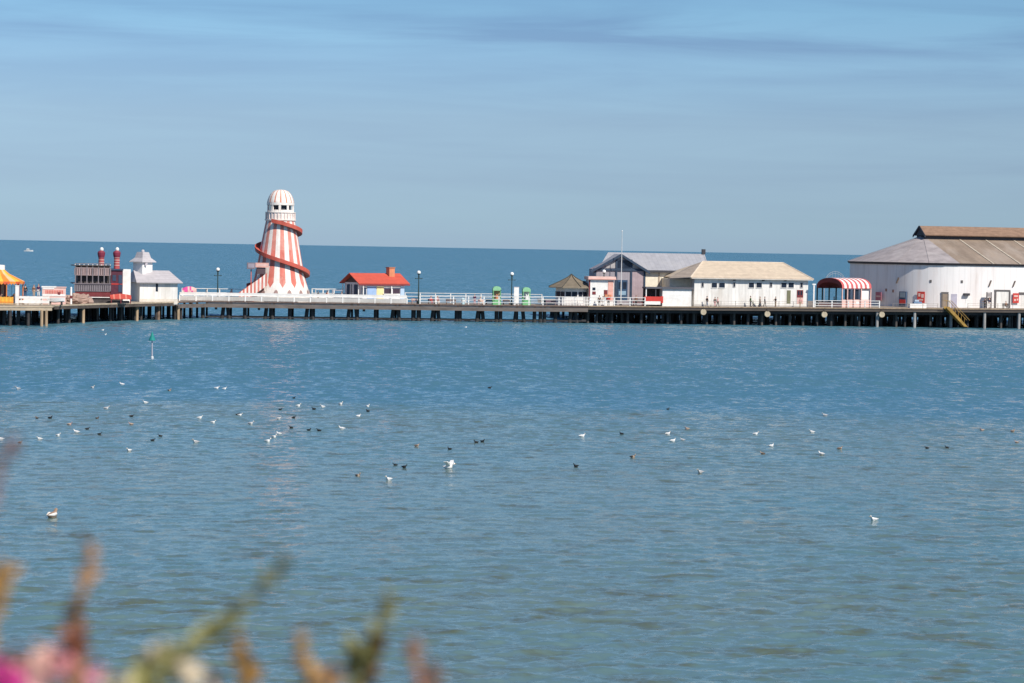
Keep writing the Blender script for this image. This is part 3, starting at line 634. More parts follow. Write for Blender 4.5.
x0, x1, xm = g.x(645.5), g.x(691.5), g.x(662.5); zr = g.z(289, 678)
part('wall', WHITE, r_, (xm, x1, 0, 2.6, -.05, zr)); part('roof', mat('dark_flat_roof', (.10, .10, .12)), r_, (x0, x1+.3, -.35, 2.8, zr+.003, zr+.28))
part('back_wall', TEALD, r_, (x0+.1, xm, 2.4, 2.6, 0, zr)); part('post', WHITE, r_, (x0, x0+.16, -.2, -.04, 0, zr)); part('post', DARKTRIM, r_, (g.x(655), g.x(656), -.2, -.04, 0, zr))
part('counter', REDB, r_, rect(g, 644.5, 662.3, 296.6, 301.2, -.55, -.1)); part('counter_front', WHITE, r_, rect(g, 645, 660.5, 301.3, 304.6, -.60, -.15)); part('side_leaf', REDB, r_, rect(g, 660.8, 663.2, 296.3, 303, -.5, -.2))
part('shelf', mat('mixed_goods', (.42, .3, .25), var=.6, scale=6), r_, (x0+.4, xm-.2, 1.9, 2.38, .9, 1.5))
window(r_, g, 675, 677, 292, 297, 0, m=MATS['grey_frame']) if False else None

# ------------------------------------------------------------------ blue framed pavilion
def pavilion():
    g = pier_fr(594, 8.0); r_ = thing('gabled_pavilion', 'pavilion with a blue timber framed gable and long grey roof', 'building', g)
    def P(u, v, y=0): return g.at(u, v, y)
    xl, xr = 0, P(644.5, 285)[0]; xa, za = P(620.5, 254)[0], P(620.5, 254)[1]; ze = P(620, 269.5)[1]
    b = MB(); b.prism([(xl, -.1), (xr, -.1), (xr, ze), (xa, za-.35), (xl, ze)], 0, 5); b.build('gable_wall', MAUVE, r_)
    part('lower_panel', MAUVE2, r_, rect(g, 631.8, 643.4, 271, 299, -.05, -.002))
    part('upper_panel', mat('upper_panel_grey', (.42, .40, .40), band=(0, .3, .4)), r_, rect(g, 606, 615.5, 262, 268, -.05, -.002), rect(g, 631.8, 637.5, 263, 268, -.05, -.002))
    q = MB()
    for u in (595, 616, 631, 644.3): x = P(u, 285)[0]; q.box(x-.16, x+.16, -.16, -.052, 0, ze if u in (595, 644.3) else P(u, 259.5)[1])
    q.box(xl-.2, xr+.2, -.18, -.165, 0, 0.01); q.box(xl-.3, xr+.3, -.22, -.162, ze-.22, ze+.14)
    q.build('timber_frame', FRBLUE, r_)
    wd = window(r_, g, 617.4, 622.8, 261, 268, -.055, m=FRBLUE); window(r_, g, 624.2, 629.8, 261, 268, -.055, m=FRBLUE)
    d = part('door', mat('deep_blue_door', (.03, .07, .14)), r_, rect(g, 617.5, 627.5, 280, 300, -.12, -.002)); part('pane', GLASS, d, rect(g, 618.5, 622, 282, 289, -.14, -.122), rect(g, 623, 626.5, 282, 289, -.14, -.122)); part('kick_panel', mat('sky_blue_panel', (.25, .38, .5)), d, rect(g, 618.8, 626, 291, 295, -.14, -.122))
    # barge boards and the porch roof
    ov = .7; yb = 5.3
    Lp, Rp = (xl-.75, ze-.30), (xr+.75, ze-.30)
    b = MB(); b.slab([(Lp[0], -ov, Lp[1]), (xa, -ov, za), (xa, yb, za), (Lp[0]+1.0, yb, Lp[1])], .15); b.slab([(xa, -ov, za), (Rp[0], -ov, Rp[1]), (Rp[0], yb, Rp[1]), (xa, yb, za)], .15); b.build('porch_roof', GREYROOF, r_)
    b = MB()
    for (p, q_) in ((Lp, (xa, za)), ((xa, za), Rp)): b.add([(p[0], -ov-.06, p[1]+.06), (q_[0], -ov-.06, q_[1]+.06), (q_[0], -ov-.06, q_[1]-.42), (p[0], -ov-.06, p[1]-.36), (p[0], -ov+.04, p[1]+.06), (q_[0], -ov+.04, q_[1]+.06), (q_[0], -ov+.04, q_[1]-.42), (p[0], -ov+.04, p[1]-.36)], [(0,1,2,3),(7,6,5,4),(0,4,5,1),(1,5,6,2),(2,6,7,3),(3,7,4,0)])
    b.build('barge_board', FRBLUE, r_)
    # the long wing behind
    yw = 5.0; w0 = P(599, 270, yw)[0]; w1 = P(708, 270, yw)[0]; zw = P(660, 270, yw)[1]; yr = 11.5; zr = P(660, 253.2, yr)[1]
    part('wing_wall', CREAM, r_, (w0+2.8, w1-.3, yw+.02, 17.5, -.1, zw))
    ra, rb = P(608, 256, yr)[0], P(704.5, 254, yr)[0]
    A, B, Cc, D = (w0-.3, yw-.6, zw-.05), (w1+.2, yw-.6, zw-.05), (w1+.2, 18.2, zw-.05), (w0+2.6, 18.2, zw-.05)
    b = MB(); b.slab([A, B, (rb, yr, zr), (ra, yr, zr)], .18); b.slab([Cc, D, (ra, yr, zr), (rb, yr, zr)], .18); b.slab([D, A, (ra, yr, zr)], .18); b.slab([B, Cc, (rb, yr, zr)], .18)
    b.build('roof', GREYROOF, r_)
    part('eave_board', DARKTRIM, r_, (w0-.3, w1+.2, yw-.72, yw-.61, zw-.45, zw-.06))
    q = MB()
    for u in (659, 672): x = P(u, 280, yw)[0]; q.box(x-.12, x+.12, yw-.08, yw+.018, 0, zw)
    q.build('wall_post', mat('tan_post', (.45, .36, .28)), r_)
    x, z = P(703.5, 252, yr); part('roof_vent', DARKTRIM, r_, (x-.3, x+.3, yr-.3, yr+.3, z-.4, z+.5))
pavilion()
g = pier_fr(620.8, 5.5); r_ = thing('flagpole', 'tall thin white flagpole in front of the blue framed gable', 'flagpole', g)
zt_ = g.z(231, 620.8); b = MB(); b.tube([(0, 0, 0), (0, 0, zt_*.5), (0, 0, zt_)], [.10, .075, .045], 8); b.build('pole', mat('flagpole_grey', (.6, .6, .6)), r_); b = MB(); b.ball((0, 0, zt_), .12); b.build('finial', WHITE, r_); part('foot', TEALD, r_, (-.2, .2, -.2, .2, 0, .3))

# ------------------------------------------------------------------ small kiosks in front of it
g = pier_fr(589, 3.0); r_ = thing('pink_kiosk', 'small white and pink flat roofed kiosk before the blue framed gable', 'kiosk', g)
x1 = g.x(613.5); zr = g.z(279.8, 600)
part('wall', WHITE, r_, (0, x1, 0, 3.2, -.05, zr)); part('roof', mat('pink_fascia', (.74, .50, .44)), r_, (-.25, x1+.3, -.45, 3.5, zr+.003, zr+.55)); part('roof_edge', SIGNPK, r_, (-.3, x1+.35, -.5, -.452, zr+.05, zr+.2))
part('corner_panel', SIGNPK, r_, rect(g, 608, 613.2, 281, 301, -.06, -.003)); part('red_stripe', DKRED, r_, rect(g, 588.9, 590.2, 280, 301, -.06, -.003))
part('window', GLASS, r_, rect(g, 592.5, 595.5, 287.5, 290.2, -.04, -.003)); part('poster', DKRED, r_, rect(g, 592.3, 595.8, 291.5, 294.5, -.05, -.003), rect(g, 604, 607.5, 290, 294.5, -.05, -.003))
part('counter', ORANGE, r_, rect(g, 605, 611.5, 294.6, 297.5, -.5, -.07))
def oct_kiosk():
    g = pier_fr(571, 6.0); r_ = thing('pagoda_kiosk', 'low kiosk with a brown pagoda roof and dark windows', 'kiosk', g); n = 8; rad = 2.85; cy = 0
    a0 = R(22.5)-R(9); ze = g.z(286.0, 571, -rad); za = g.z(274.2, 566)
    b = MB(); b.lathe([(rad, -.05), (rad, ze)], n, (0, cy), a0=a0); b.build('wall', WHITE, r_)
    b = MB(); b.lathe([(rad+1.35, ze-.35), (rad+1.3, ze-.18), (rad*.72, ze+.75), (rad*.25, za-.55), (.02, za)], n, (0, cy), a0=a0); b.build('roof', BROWNROOF, r_)
    b = MB()
    for k in range(n):
        a = a0+2*PI*k/n; b.tube([((rad+1.3)*math.cos(a), (rad+1.3)*math.sin(a), ze-.15), (rad*.72*math.cos(a), rad*.72*math.sin(a), ze+.78), (rad*.25*math.cos(a), rad*.25*math.sin(a), za-.5), (0, 0, za+.05)], .07, 5)
    b.build('hip_ridge', mat('dark_hip', (.06, .06, .05)), r_)
    for k in range(n):
        a = a0+2*PI*(k+.5)/n; rr = rad*math.cos(PI/n); t = Vector((-math.sin(a), math.cos(a), 0)); nn = Vector((math.cos(a), math.sin(a), 0))
        b = MB()
        for s in (-.52, .52):
            c = nn*(rr+.02)+t*s; pts = [c+t*dx+Vector((0, 0, z)) for dx, z in ((-.44, 1.5), (.44, 1.5), (.44, 2.3), (-.44, 2.3))]; b.slab(pts, -.05)
        b.build('window', GLASS, r_)
    b = MB(); b.lathe([(rad+.06, 0), (rad+.06, .45), (rad+.002, .46)], n, (0, cy), a0=a0); b.build('base_panel', mat('lilac_base', (.6, .55, .6)), r_)
    g2 = pier_fr(584, 10.5); h = thing('dark_roofed_hut', 'small hut with dark flat roof half hidden behind the pagoda kiosk', 'hut', g2); xx = g2.x(589.5)
    xq = g2.x(578); z_ = g2.z(283.5, 584); part('wall', LILAC, h, (xq, xx, 0, 2.5, 0, z_)); b = MB(); b.prism([(xq-.3, z_), (xx+.2, z_), (xx+.2, z_+.25), (xq+.3, z_+.55)], -.4, 2.8); b.build('roof', DARKTRIM, h)
oct_kiosk()
g = pier_fr(576, 2.4); r_ = thing('picket_barrier', 'low white picket barrier standing before the pagoda kiosk', 'barrier', g)
xa, xb_ = g.x(562), g.x(588.5); zz = g.z(297, 575); b = MB()
for k in range(17): x = xa+(xb_-xa)*(k+.5)/17; b.box(x-.07, x+.07, -.03, .03, 0, zz+random.uniform(-.08, .08))
b.build('picket', WHITE, r_); part('rail', PINK, r_, (xa, xb_, .035, .09, .3, .4), (xa, xb_, .035, .09, .8, .9))

# ------------------------------------------------------------------ lamp posts
def lamp(u, t, vg, label, base_z=None, z0=None):
    g = pier_fr(u, t); 
    if z0 is not None: g = Fr(g.o.x, g.o.y, g.yaw, z0)
    r_ = thing('lamp_post', label, 'lamp post', g, 'globe lamp posts on the pier'); zg = g.z(vg, u)
    b = MB(); b.lathe([(.2, 0), (.2, .5), (.11, .62), (.08, zg-.9), (.14, zg-.85), (.10, zg-.45), (.16, zg-.32), (.001, zg-.31)] if zg > 2 else [(.1, 0), (.08, zg-.32), (.001, zg-.31)], 10); b.build('post', LAMPG, r_)
    if zg > 2: b = MB(); b.tube([(-.55, 0, zg-1.0), (.55, 0, zg-1.0)], .06, 6); b.ball((-.55, 0, zg-1.0), .09); b.ball((.55, 0, zg-1.0), .09); b.build('cross_bar', LAMPG, r_)
    b = MB(); b.ball((0, 0, zg), .33, 14); b.build('globe', GLOBE, r_, smooth=True)
    b = MB(); b.lathe([(.2, zg-.34), (.27, zg-.2)], 10); b.build('collar', LAMPG, r_)
lamp(217.5, 8, 269.5, 'globe lamp post between the white cupola building and striped tower')
lamp(418.4, 1.0, 272.5, 'globe lamp post just right of the red roofed hut')
lamp(511.5, 1.0, 274, 'globe lamp post standing between the two green booths')
gk = pier_fr(603.5, 4.6); lamp(603.5, 4.6, 271.5, 'globe lamp on a short stalk above the pink kiosk roof', z0=gk.z(276.3, 603.5)+gk.o.z-.3)

# ------------------------------------------------------------------ helter skelter
def helter():
    D = 402.5; g = left_fr(279.3, D, TH, 2.86); r_ = thing('helter_skelter', 'tall red and white striped helter skelter tower with spiral slide', 'tower slide', g)
    prof = [(5.35, 0), (5.12, 1.1), (4.76, 2.3), (4.5, 3.2), (4.25, 4.0), (3.75, 6.4), (3.35, 8.6), (3.0, 10.5), (2.68, 12.2), (2.42, 13.5)]
    def rad(z):
        for (r0, z0), (r1, z1) in zip(prof[:-1], prof[1:]):
            if z0 <= z <= z1: return r0+(r1-r0)*(z-z0)/(z1-z0)
        return prof[-1][0]
    n = 56; b = MB(); ph = R(3)
    isred = lambda k: (k % 4) in (1, 2)
    V = lambda r, z, k: (r*math.cos(ph+2*PI*k/n), r*math.sin(ph+2*PI*k/n), z)
    for i in range(len(prof)-1):
        (r0, z0), (r1, z1) = prof[i], prof[i+1]
        for k in range(n):
            if i < 2: b.add([V(r0, z0, k), V(r0, z0, k+1), V(r1, z1, k+1), V(r1, z1, k)], [(0, 1, 2, 3)], 0)
            elif i == 2:
                kk = k % 4
                if kk == 1:
                    b.add([V(r1, z1, k), V(r0, z0, k), V(r0, z0, k+1)], [(0, 1, 2)], 0); b.add([V(r1, z1, k), V(r0, z0, k+1), V(r1, z1, k+1)], [(0, 1, 2)], 1)
                elif kk == 2:
                    b.add([V(r1, z1, k), V(r0, z0, k), V(r1, z1, k+1)], [(0, 1, 2)], 1); b.add([V(r0, z0, k), V(r0, z0, k+1), V(r1, z1, k+1)], [(0, 1, 2)], 0)
                else: b.add([V(r0, z0, k), V(r0, z0, k+1), V(r1, z1, k+1), V(r1, z1, k)], [(0, 1, 2, 3)], 0)
            else:
                m = (2 if z0 > 8 else 1) if isred(k) else 0
                b.add([V(r0, z0, k), V(r0, z0, k+1), V(r1, z1, k+1), V(r1, z1, k)], [(0, 1, 2, 3)], m)
    CW = mat('tower_white', (.80, .75, .70), dirt=(.62, .46, .40), dirt_amt=.5, dscale=.5)
    b.build('tower_wall', [CW, RED, mat('sun_faded_red', (.64, .24, .19), var=.2, dirt=(.72, .44, .38), dirt_amt=.5)], r_)
    # dark arches and bulbs round the white foot
    for k in range(14):
        b = MB(); a = ph+2*PI*(k*4+4)/n; rr = 5.2; t = Vector((-math.sin(a), math.cos(a), 0)); c = Vector((rr*math.cos(a), rr*math.sin(a), 0))
        b.slab([c+t*x+Vector((math.cos(a), math.sin(a), 0))*(.15-z*.17)+Vector((0, 0, z)) for x, z in ((-.4, 1.25), (.4, 1.25), (.26, 1.8), (0, 2.05), (-.26, 1.8))], .04)
        b.build('foot_arch', mat('foot_arch_grey', (.36, .24, .22)), r_)
    # gallery, lantern, dome
    zg = 13.45; zl = 14.9; zd = 16.5; ztop = 18.35
    b = MB(); b.lathe([(2.42, zg), (2.62, zg+.1), (2.62, zg+.28), (2.42, zg+.3), (2.42, zl-.1), (2.55, zl-.08), (2.55, zl+.05), (2.2, zl+.06)], 40); b.build('gallery', CW, r_)
    b = MB()
    for k in range(28): a = 2*PI*k/28; b.box(2.47*math.cos(a)-.05, 2.47*math.cos(a)+.05, 2.47*math.sin(a)-.05, 2.47*math.sin(a)+.05, zg+.3, zl-.12)
    b.build('gallery_baluster', mat('gallery_pink', (.72, .58, .54)), r_)
    b = MB(); b.lathe([(1.7, zl), (1.7, zd)], 24); b.build('lantern_core', mat('lantern_dark', (.05, .055, .07)), r_)
    for k in range(10):
        a = 2*PI*k/10+.2; c = Vector((2.15*math.cos(a), 2.15*math.sin(a), 0)); t = Vector((-math.sin(a), math.cos(a), 0)); q = MB(); o = Vector((math.cos(a), math.sin(a), 0))
        P = [c-t*.2-o*.1, c+t*.2-o*.1, c+t*.2+o*.1, c-t*.2+o*.1]; q.plan([(p.x, p.y) for p in P], zl, zd); q.build('lantern_column', CW, r_)
    b = MB(); b.lathe([(2.05, zd-.42), (2.3, zd-.4), (2.3, zd), (2.05, zd+.01)], 30); b.build('lantern_ring', CW, r_)
    b = MB(); b.lathe([(2.0, zl), (2.22, zl+.02), (2.22, zl+.4), (2.0, zl+.42)], 30); b.build('lantern_rail', CW, r_)
    dp = [(2.24, zd), (2.26, zd+.12), (2.16, zd+.5), (1.95, zd+1.05), (1.65, zd+1.55), (1.25, zd+1.95), (.7, zd+2.15), (.02, zd+2.22)]
    b = MB(); b.lathe(dp, 56, mf=lambda i, k: 1 if (k % 4) == 1 else 0); b.build('dome', [CW, mat('dome_red', (.62, .24, .15), var=.2)], r_)
    # spiral slide
    keys = [(-170, 13.6), (0, 11.45), (180, 8.55), (360, 4.9), (520, 2.3)]
    keys = [(240, 13.25), (270, 12.9), (360, 11.4), (450, 10.2), (540, 8.75), (630, 6.6), (720, 4.35), (800, 3.3), (885, 2.3)]
    def zphi(p):
        for (a, z0), (c, z1) in zip(keys[:-1], keys[1:]):
            if a <= p <= c: t = (p-a)/(c-a); return z0+(z1-z0)*t
    secs = []
    for i in range(0, 142):
        p = 240+i*5
        if p > 885: break
        z = zphi(p); rr = rad(max(0, z)); a = R(p)
        # angle 180 is the left, 270 the front (towards the sea), 360 the right
        sec = [(rr-.15, z-.12), (rr+.86, z-.10), (rr+.90, z+.54), (rr+.82, z+.54), (rr+.77, z+.05), (rr-.15, z+.05)]
        secs.append([(q*math.cos(a), q*math.sin(a), zz) for q, zz in sec])
    b = MB(); m_ = len(secs[0])
    for s0, s1 in zip(secs[:-1], secs[1:]):
        for k in range(m_): b.add([s0[k], s0[(k+1) % m_], s1[(k+1) % m_], s1[k]], [(0, 1, 2, 3)], 1 if k in (0,) else 0)
    b.add(secs[0], [tuple(range(m_))]); b.add(secs[-1], [tuple(range(m_))])
    b.build('spiral_slide', [REDS, mat('slide_under_shade', (.22, .09, .08))], r_)  # underside shade painted in as a darker red
    # landing, sign box and striped exit ramp at the left
    xs0, zs0 = g.at(267, 273, -4.6); xs1, zs1 = g.at(239, 293, -4.6); nst = 15; b = MB()
    for k in range(nst):
        t0, t1 = k/nst, (k+1)/nst; xa, xb_ = xs0+(xs1-xs0)*t0, xs0+(xs1-xs0)*t1; za, zb = zs0+(zs1-zs0)*t0, zs0+(zs1-zs0)*t1
        b.prism([(xb_, max(0, zb-2.1)), (xa, max(0, za-2.1)), (xa, za), (xb_, zb)], -4.75, -4.6, k % 2)
    b.build('ramp_side', [RED, CW], r_)
    b = MB(); b.slab([(xs0, -4.55, zs0-.5), (xs1, -4.55, zs1-.5), (xs1, -3.1, zs1-.5), (xs0, -3.1, zs0-.5)], .1); b.build('ramp_floor', DKRED, r_)
    b = MB(); b.prism([(xs1, 0), (xs0, 0), (xs0, zs0), (xs1, zs1)], -3.05, -2.9); b.build('ramp_side', REDS, r_)
    q = rect(g, 255.5, 269, 262.8, 267.4, -4.9, -4.65); part('sign_board', SIGNPK, r_, q); q2 = rect(g, 256.5, 267.8, 264, 266, -4.92, -4.903); part('sign_band', PINK, r_, q2)
    q = rect(g, 247, 255.2, 262.6, 269, -5.0, -4.2); part('light_box', mat('slate_box', (.20, .17, .20)), r_, q); part('light_box_face', mat('slate_face', (.32, .28, .33)), r_, rect(g, 248, 254.4, 263.6, 267.8, -5.05, -5.003))
    q = rect(g, 257, 265.5, 267.6, 274, -4.7, -3.2); part('landing', mat('landing_dark', (.09, .06, .07)), r_, q)
    b = MB(); x, z = g.at(251.2, 268, -4.5); b.tube([(x, -4.5, 0), (x, -4.5, z)], .09, 6); b.build('sign_post', REDS, r_)
helter()
# clutter behind the panel railing
g = pier_fr(189.5, 9); r_ = thing('pink_awning', 'small bright pink and white awning beside the white cupola building', 'awning', g)
xa, xb_ = g.x(182.5), g.x(196.5); za = g.z(286.5, 189); zb = g.z(290.5, 189); b = MB(); ns = 8
for k in range(ns):
    p, q = xa+(xb_-xa)*k/ns, xa+(xb_-xa)*(k+1)/ns; s = lambda x: za-.35*((x-(xa+xb_)/2)/((xb_-xa)/2))**2
    b.add([(p, 0, zb), (q, 0, zb), (q, 1.0, s(q)), (p, 1.0, s(p)), (q, 2.2, zb), (p, 2.2, zb)], [(0, 1, 2, 3), (3, 2, 4, 5)], 0 if k in (0, 1, 2, 4) else 1)
    b.add([(p, -.02, zb), (q, -.02, zb), (q, -.02, zb-.4), (p, -.02, zb-.4)], [(0, 1, 2, 3)], 0 if k in (1, 2, 5) else 1)
b.build('canopy', [MAG, PINK], r_)
for x in (xa+.1, xb_-.1):
    for y in (.1, 2.1): part('post', WHITE, r_, (x-.05, x+.05, y-.05, y+.05, 0, zb))
def folding(u, t, v0, v1, w_, m, label, name='white_table', cat='table'):
    g = pier_fr(u, t); r_ = thing(name, label, cat, g, 'pale tables at the far deck edge'); z1 = g.z(v0, u); part('top', m, r_, (-w_/2, w_/2, -.4, .4, z1-.06, z1))
    for x in (-w_/2+.1, w_/2-.1):
        for y in (-.3, .3): part('leg', m, r_, (x-.04, x+.04, y-.04, y+.04, 0, z1-.062))
folding(322, 10, 289.5, 293, 2.4, WHITE, 'white trestle table on the deck, just right of the striped tower'); folding(337, 10, 290.3, 293, 1.8, LILAC, 'lilac grey trestle table on the deck left of the red-roofed hut')

# ------------------------------------------------------------------ red roofed hut
def red_hut():
    g = left_fr(361, 404.6, R(31), 2.86); r_ = thing('red_roofed_hut', 'little blue and white hut with bright red roof and orange chimney', 'hut', g)
    x1 = g.x(404.5, 0, 290); dep = g.atx(344.5, 288, 0)[0]; dep = min(max(dep, 4.5), 8.0); ze = g.z(282.6, 384); zr = g.z(273.2, 380, dep/2)
    b = MB(); ins = .05
    b.box(ins, x1, ins, dep, 0, ze-.05); b.build('wall', mat('hut_white', (.72, .72, .74)), r_)
    b = MB(); b.add([(ins-.0, ins, ze-.05), (ins, dep, ze-.05), (ins, dep/2, zr-.3), (ins+.15, ins, ze-.05), (ins+.15, dep, ze-.05), (ins+.15, dep/2, zr-.3)], [(0, 1, 2), (5, 4, 3), (0, 3, 4, 1), (1, 4, 5, 2), (2, 5, 3, 0)])
    b.add([(x1-.15, ins, ze-.05), (x1-.15, dep, ze-.05), (x1-.15, dep/2, zr-.3), (x1, ins, ze-.05), (x1, dep, ze-.05), (x1, dep/2, zr-.3)], [(0, 1, 2), (5, 4, 3), (0, 3, 4, 1), (1, 4, 5, 2), (2, 5, 3, 0)])
    b.build('gable', mat('gable_brown', (.10, .06, .055)), r_)
    ov = .55; slope = (zr-ze)/(dep/2); zl = ze-ov*slope*.6; xo = .75
    b = MB(); b.slab([(-xo, -ov, zl), (x1+xo, -ov, zl), (x1+xo, dep/2, zr), (-xo, dep/2, zr)], .14); b.slab([(x1+xo, dep+ov, zl), (-xo, dep+ov, zl), (-xo, dep/2, zr), (x1+xo, dep/2, zr)], .14); b.build('roof', REDROOF, r_)
    part('eave_board', mat('maroon_board', (.20, .04, .05)), r_, (-xo, x1+xo, -ov-.06, -ov+.02, zl-.32, zl-.14))
    c = MB(); cx = g.x(389.6, dep/2-.3, 272); zc = g.z(268.2, 390); c.box(cx-.52, cx+.52, dep/2-1.2, dep/2, zr-1.4, zc); c.build('chimney', ORANGE, r_); part('chimney_cap', mat('cap_brick', (.40, .17, .1)), r_, (cx-.6, cx+.6, dep/2-1.28, dep/2+.08, zc+.003, zc+.16))
    def fpanel(name, m, u0, u1, v0=286.6, v1=300): return part(name, m, r_, rect(g, u0, u1, v0, v1, -.06, .045))
    fpanel('blue_panel', BLUE, 367.3, 376.2); fpanel('yellow_panel', PYELLOW, 376.9, 383.7); fpanel('blue_panel', mat('sky_blue_paint', (.42, .56, .76)), 400.6, 404.3)
    part('serving_opening', mat('dark_interior', (.05, .03, .05)), r_, rect(g, 384.3, 391.4, 288.8, 293.6, -.02, .04)); part('serving_opening', MATS['dark_interior'], r_, rect(g, 393, 400, 288.8, 293.6, -.02, .04))
    part('left_opening', NAVY, r_, rect(g, 362.2, 366.4, 287.4, 294.5, -.02, .04)); part('side_opening', NAVY, r_, (-.03, .04, dep*.15, dep*.42, .9, ze-.4), (-.03, .04, dep*.58, dep*.85, .9, ze-.4))
    part('counter', WHITE, r_, rect(g, 384, 400, 293.8, 294.8, -.5, .04))
    for u in (391.6, 363.3): x = g.x(u, -.4, 290); part('post', WHITE, r_, (x-.08, x+.08, -.45, -.29, 0, zl-.1))
    for k in range(3): part('side_post', WHITE, r_, (-.5, -.36, dep*(.02+.47*k), dep*(.02+.47*k)+.14, 0, ze-.35))
red_hut()

# ------------------------------------------------------------------ white cupola building
def cupola():
    g = left_fr(139.5, 383.0, R(24), 2.86); r_ = thing('cupola_building', 'white building with pale grey hipped roof and square cupola', 'building', g)
    x1 = g.x(177.5, 0, 292); dep = 7.0; ze = g.z(282.3, 158); zr = g.z(270.4, 150, dep/2)
    part('wall', WHITEW, r_, (0, x1, 0, dep, -.4, ze)); ov = .7; zl = ze-.02
    ra, rb = g.x(133.5, dep/2, 271), g.x(169, dep/2, 271)
    A, B, Cc, D = (-ov, -ov, zl), (x1+ov, -ov, zl), (x1+ov, dep+ov, zl), (-ov, dep+ov, zl); E1, F1 = (max(ra, -ov+.3), dep/2, zr), (rb, dep/2, zr)
    b = MB(); b.slab([A, B, F1, E1], .16); b.slab([B, Cc, F1], .16); b.slab([Cc, D, E1, F1], .16); b.slab([D, A, E1], .16); b.build('roof', PALEROOF, r_)
    part('slit_window', GLASS, r_, rect(g, 155.8, 158.0, 283.5, 291.5, -.04, .02)); part('slit_frame', LILAC, r_, rect(g, 155.3, 158.5, 282.9, 283.4, -.06, .02))
    part('plinth', mat('cream_plinth', (.66, .60, .52)), r_, (-.03, x1+.03, -.05, -.003, -.3, .5))
    # cupola: square turned so that one face is in shade, one in sun
    c0 = g.x(134.5, dep/2, 266); c1 = g.x(153.5, dep/2-1.5, 266); cz0 = zr-1.9; cz1 = g.z(261.4, 145, dep/2-1.5); cx = (c0+c1)/2; cy = dep/2; s = (c1-c0)/2*.80
    rot = R(28); cp = lambda k, q: (cx+q*1.414*math.cos(rot+PI/4+k*PI/2), cy+q*1.414*math.sin(rot+PI/4+k*PI/2))
    b = MB(); b.plan([cp(k, s) for k in range(4)], cz0, cz1); cw = b.build('cupola', WHITE, r_)
    zt_ = g.z(252.2, 145, dep/2); b = MB(); rw = [(s*1.42, cz1-.15), (s*1.36, cz1+.02), (s*.85, cz1+.55), (s*.62, zt_), (.02, zt_+.05)]
    rings = [[(*cp(k, q), z) for k in range(4)] for q, z in rw]
    for p, q in zip(rings[:-1], rings[1:]):
        for k in range(4): b.add([p[k], p[(k+1) % 4], q[(k+1) % 4], q[k]], [(0, 1, 2, 3)])
    b.add(rings[0], [(3, 2, 1, 0)]); b.build('roof', PALEROOF, cw)
    b = MB(); b.ball((cx, cy, zt_+.15), .28); b.build('finial', PALEROOF, cw)
    part('louvre', LILAC, cw, rect(g, 145.2, 147.4, 262.5, 265.5, cy-s*1.45, cy-s*1.3))
    q = rect(g, 122.6, 130.6, 269.3, 300, -.6, 1.5); part('pylon', WHITE, r_, (q[0], q[1], q[2], q[3], 0, q[5]))
cupola()

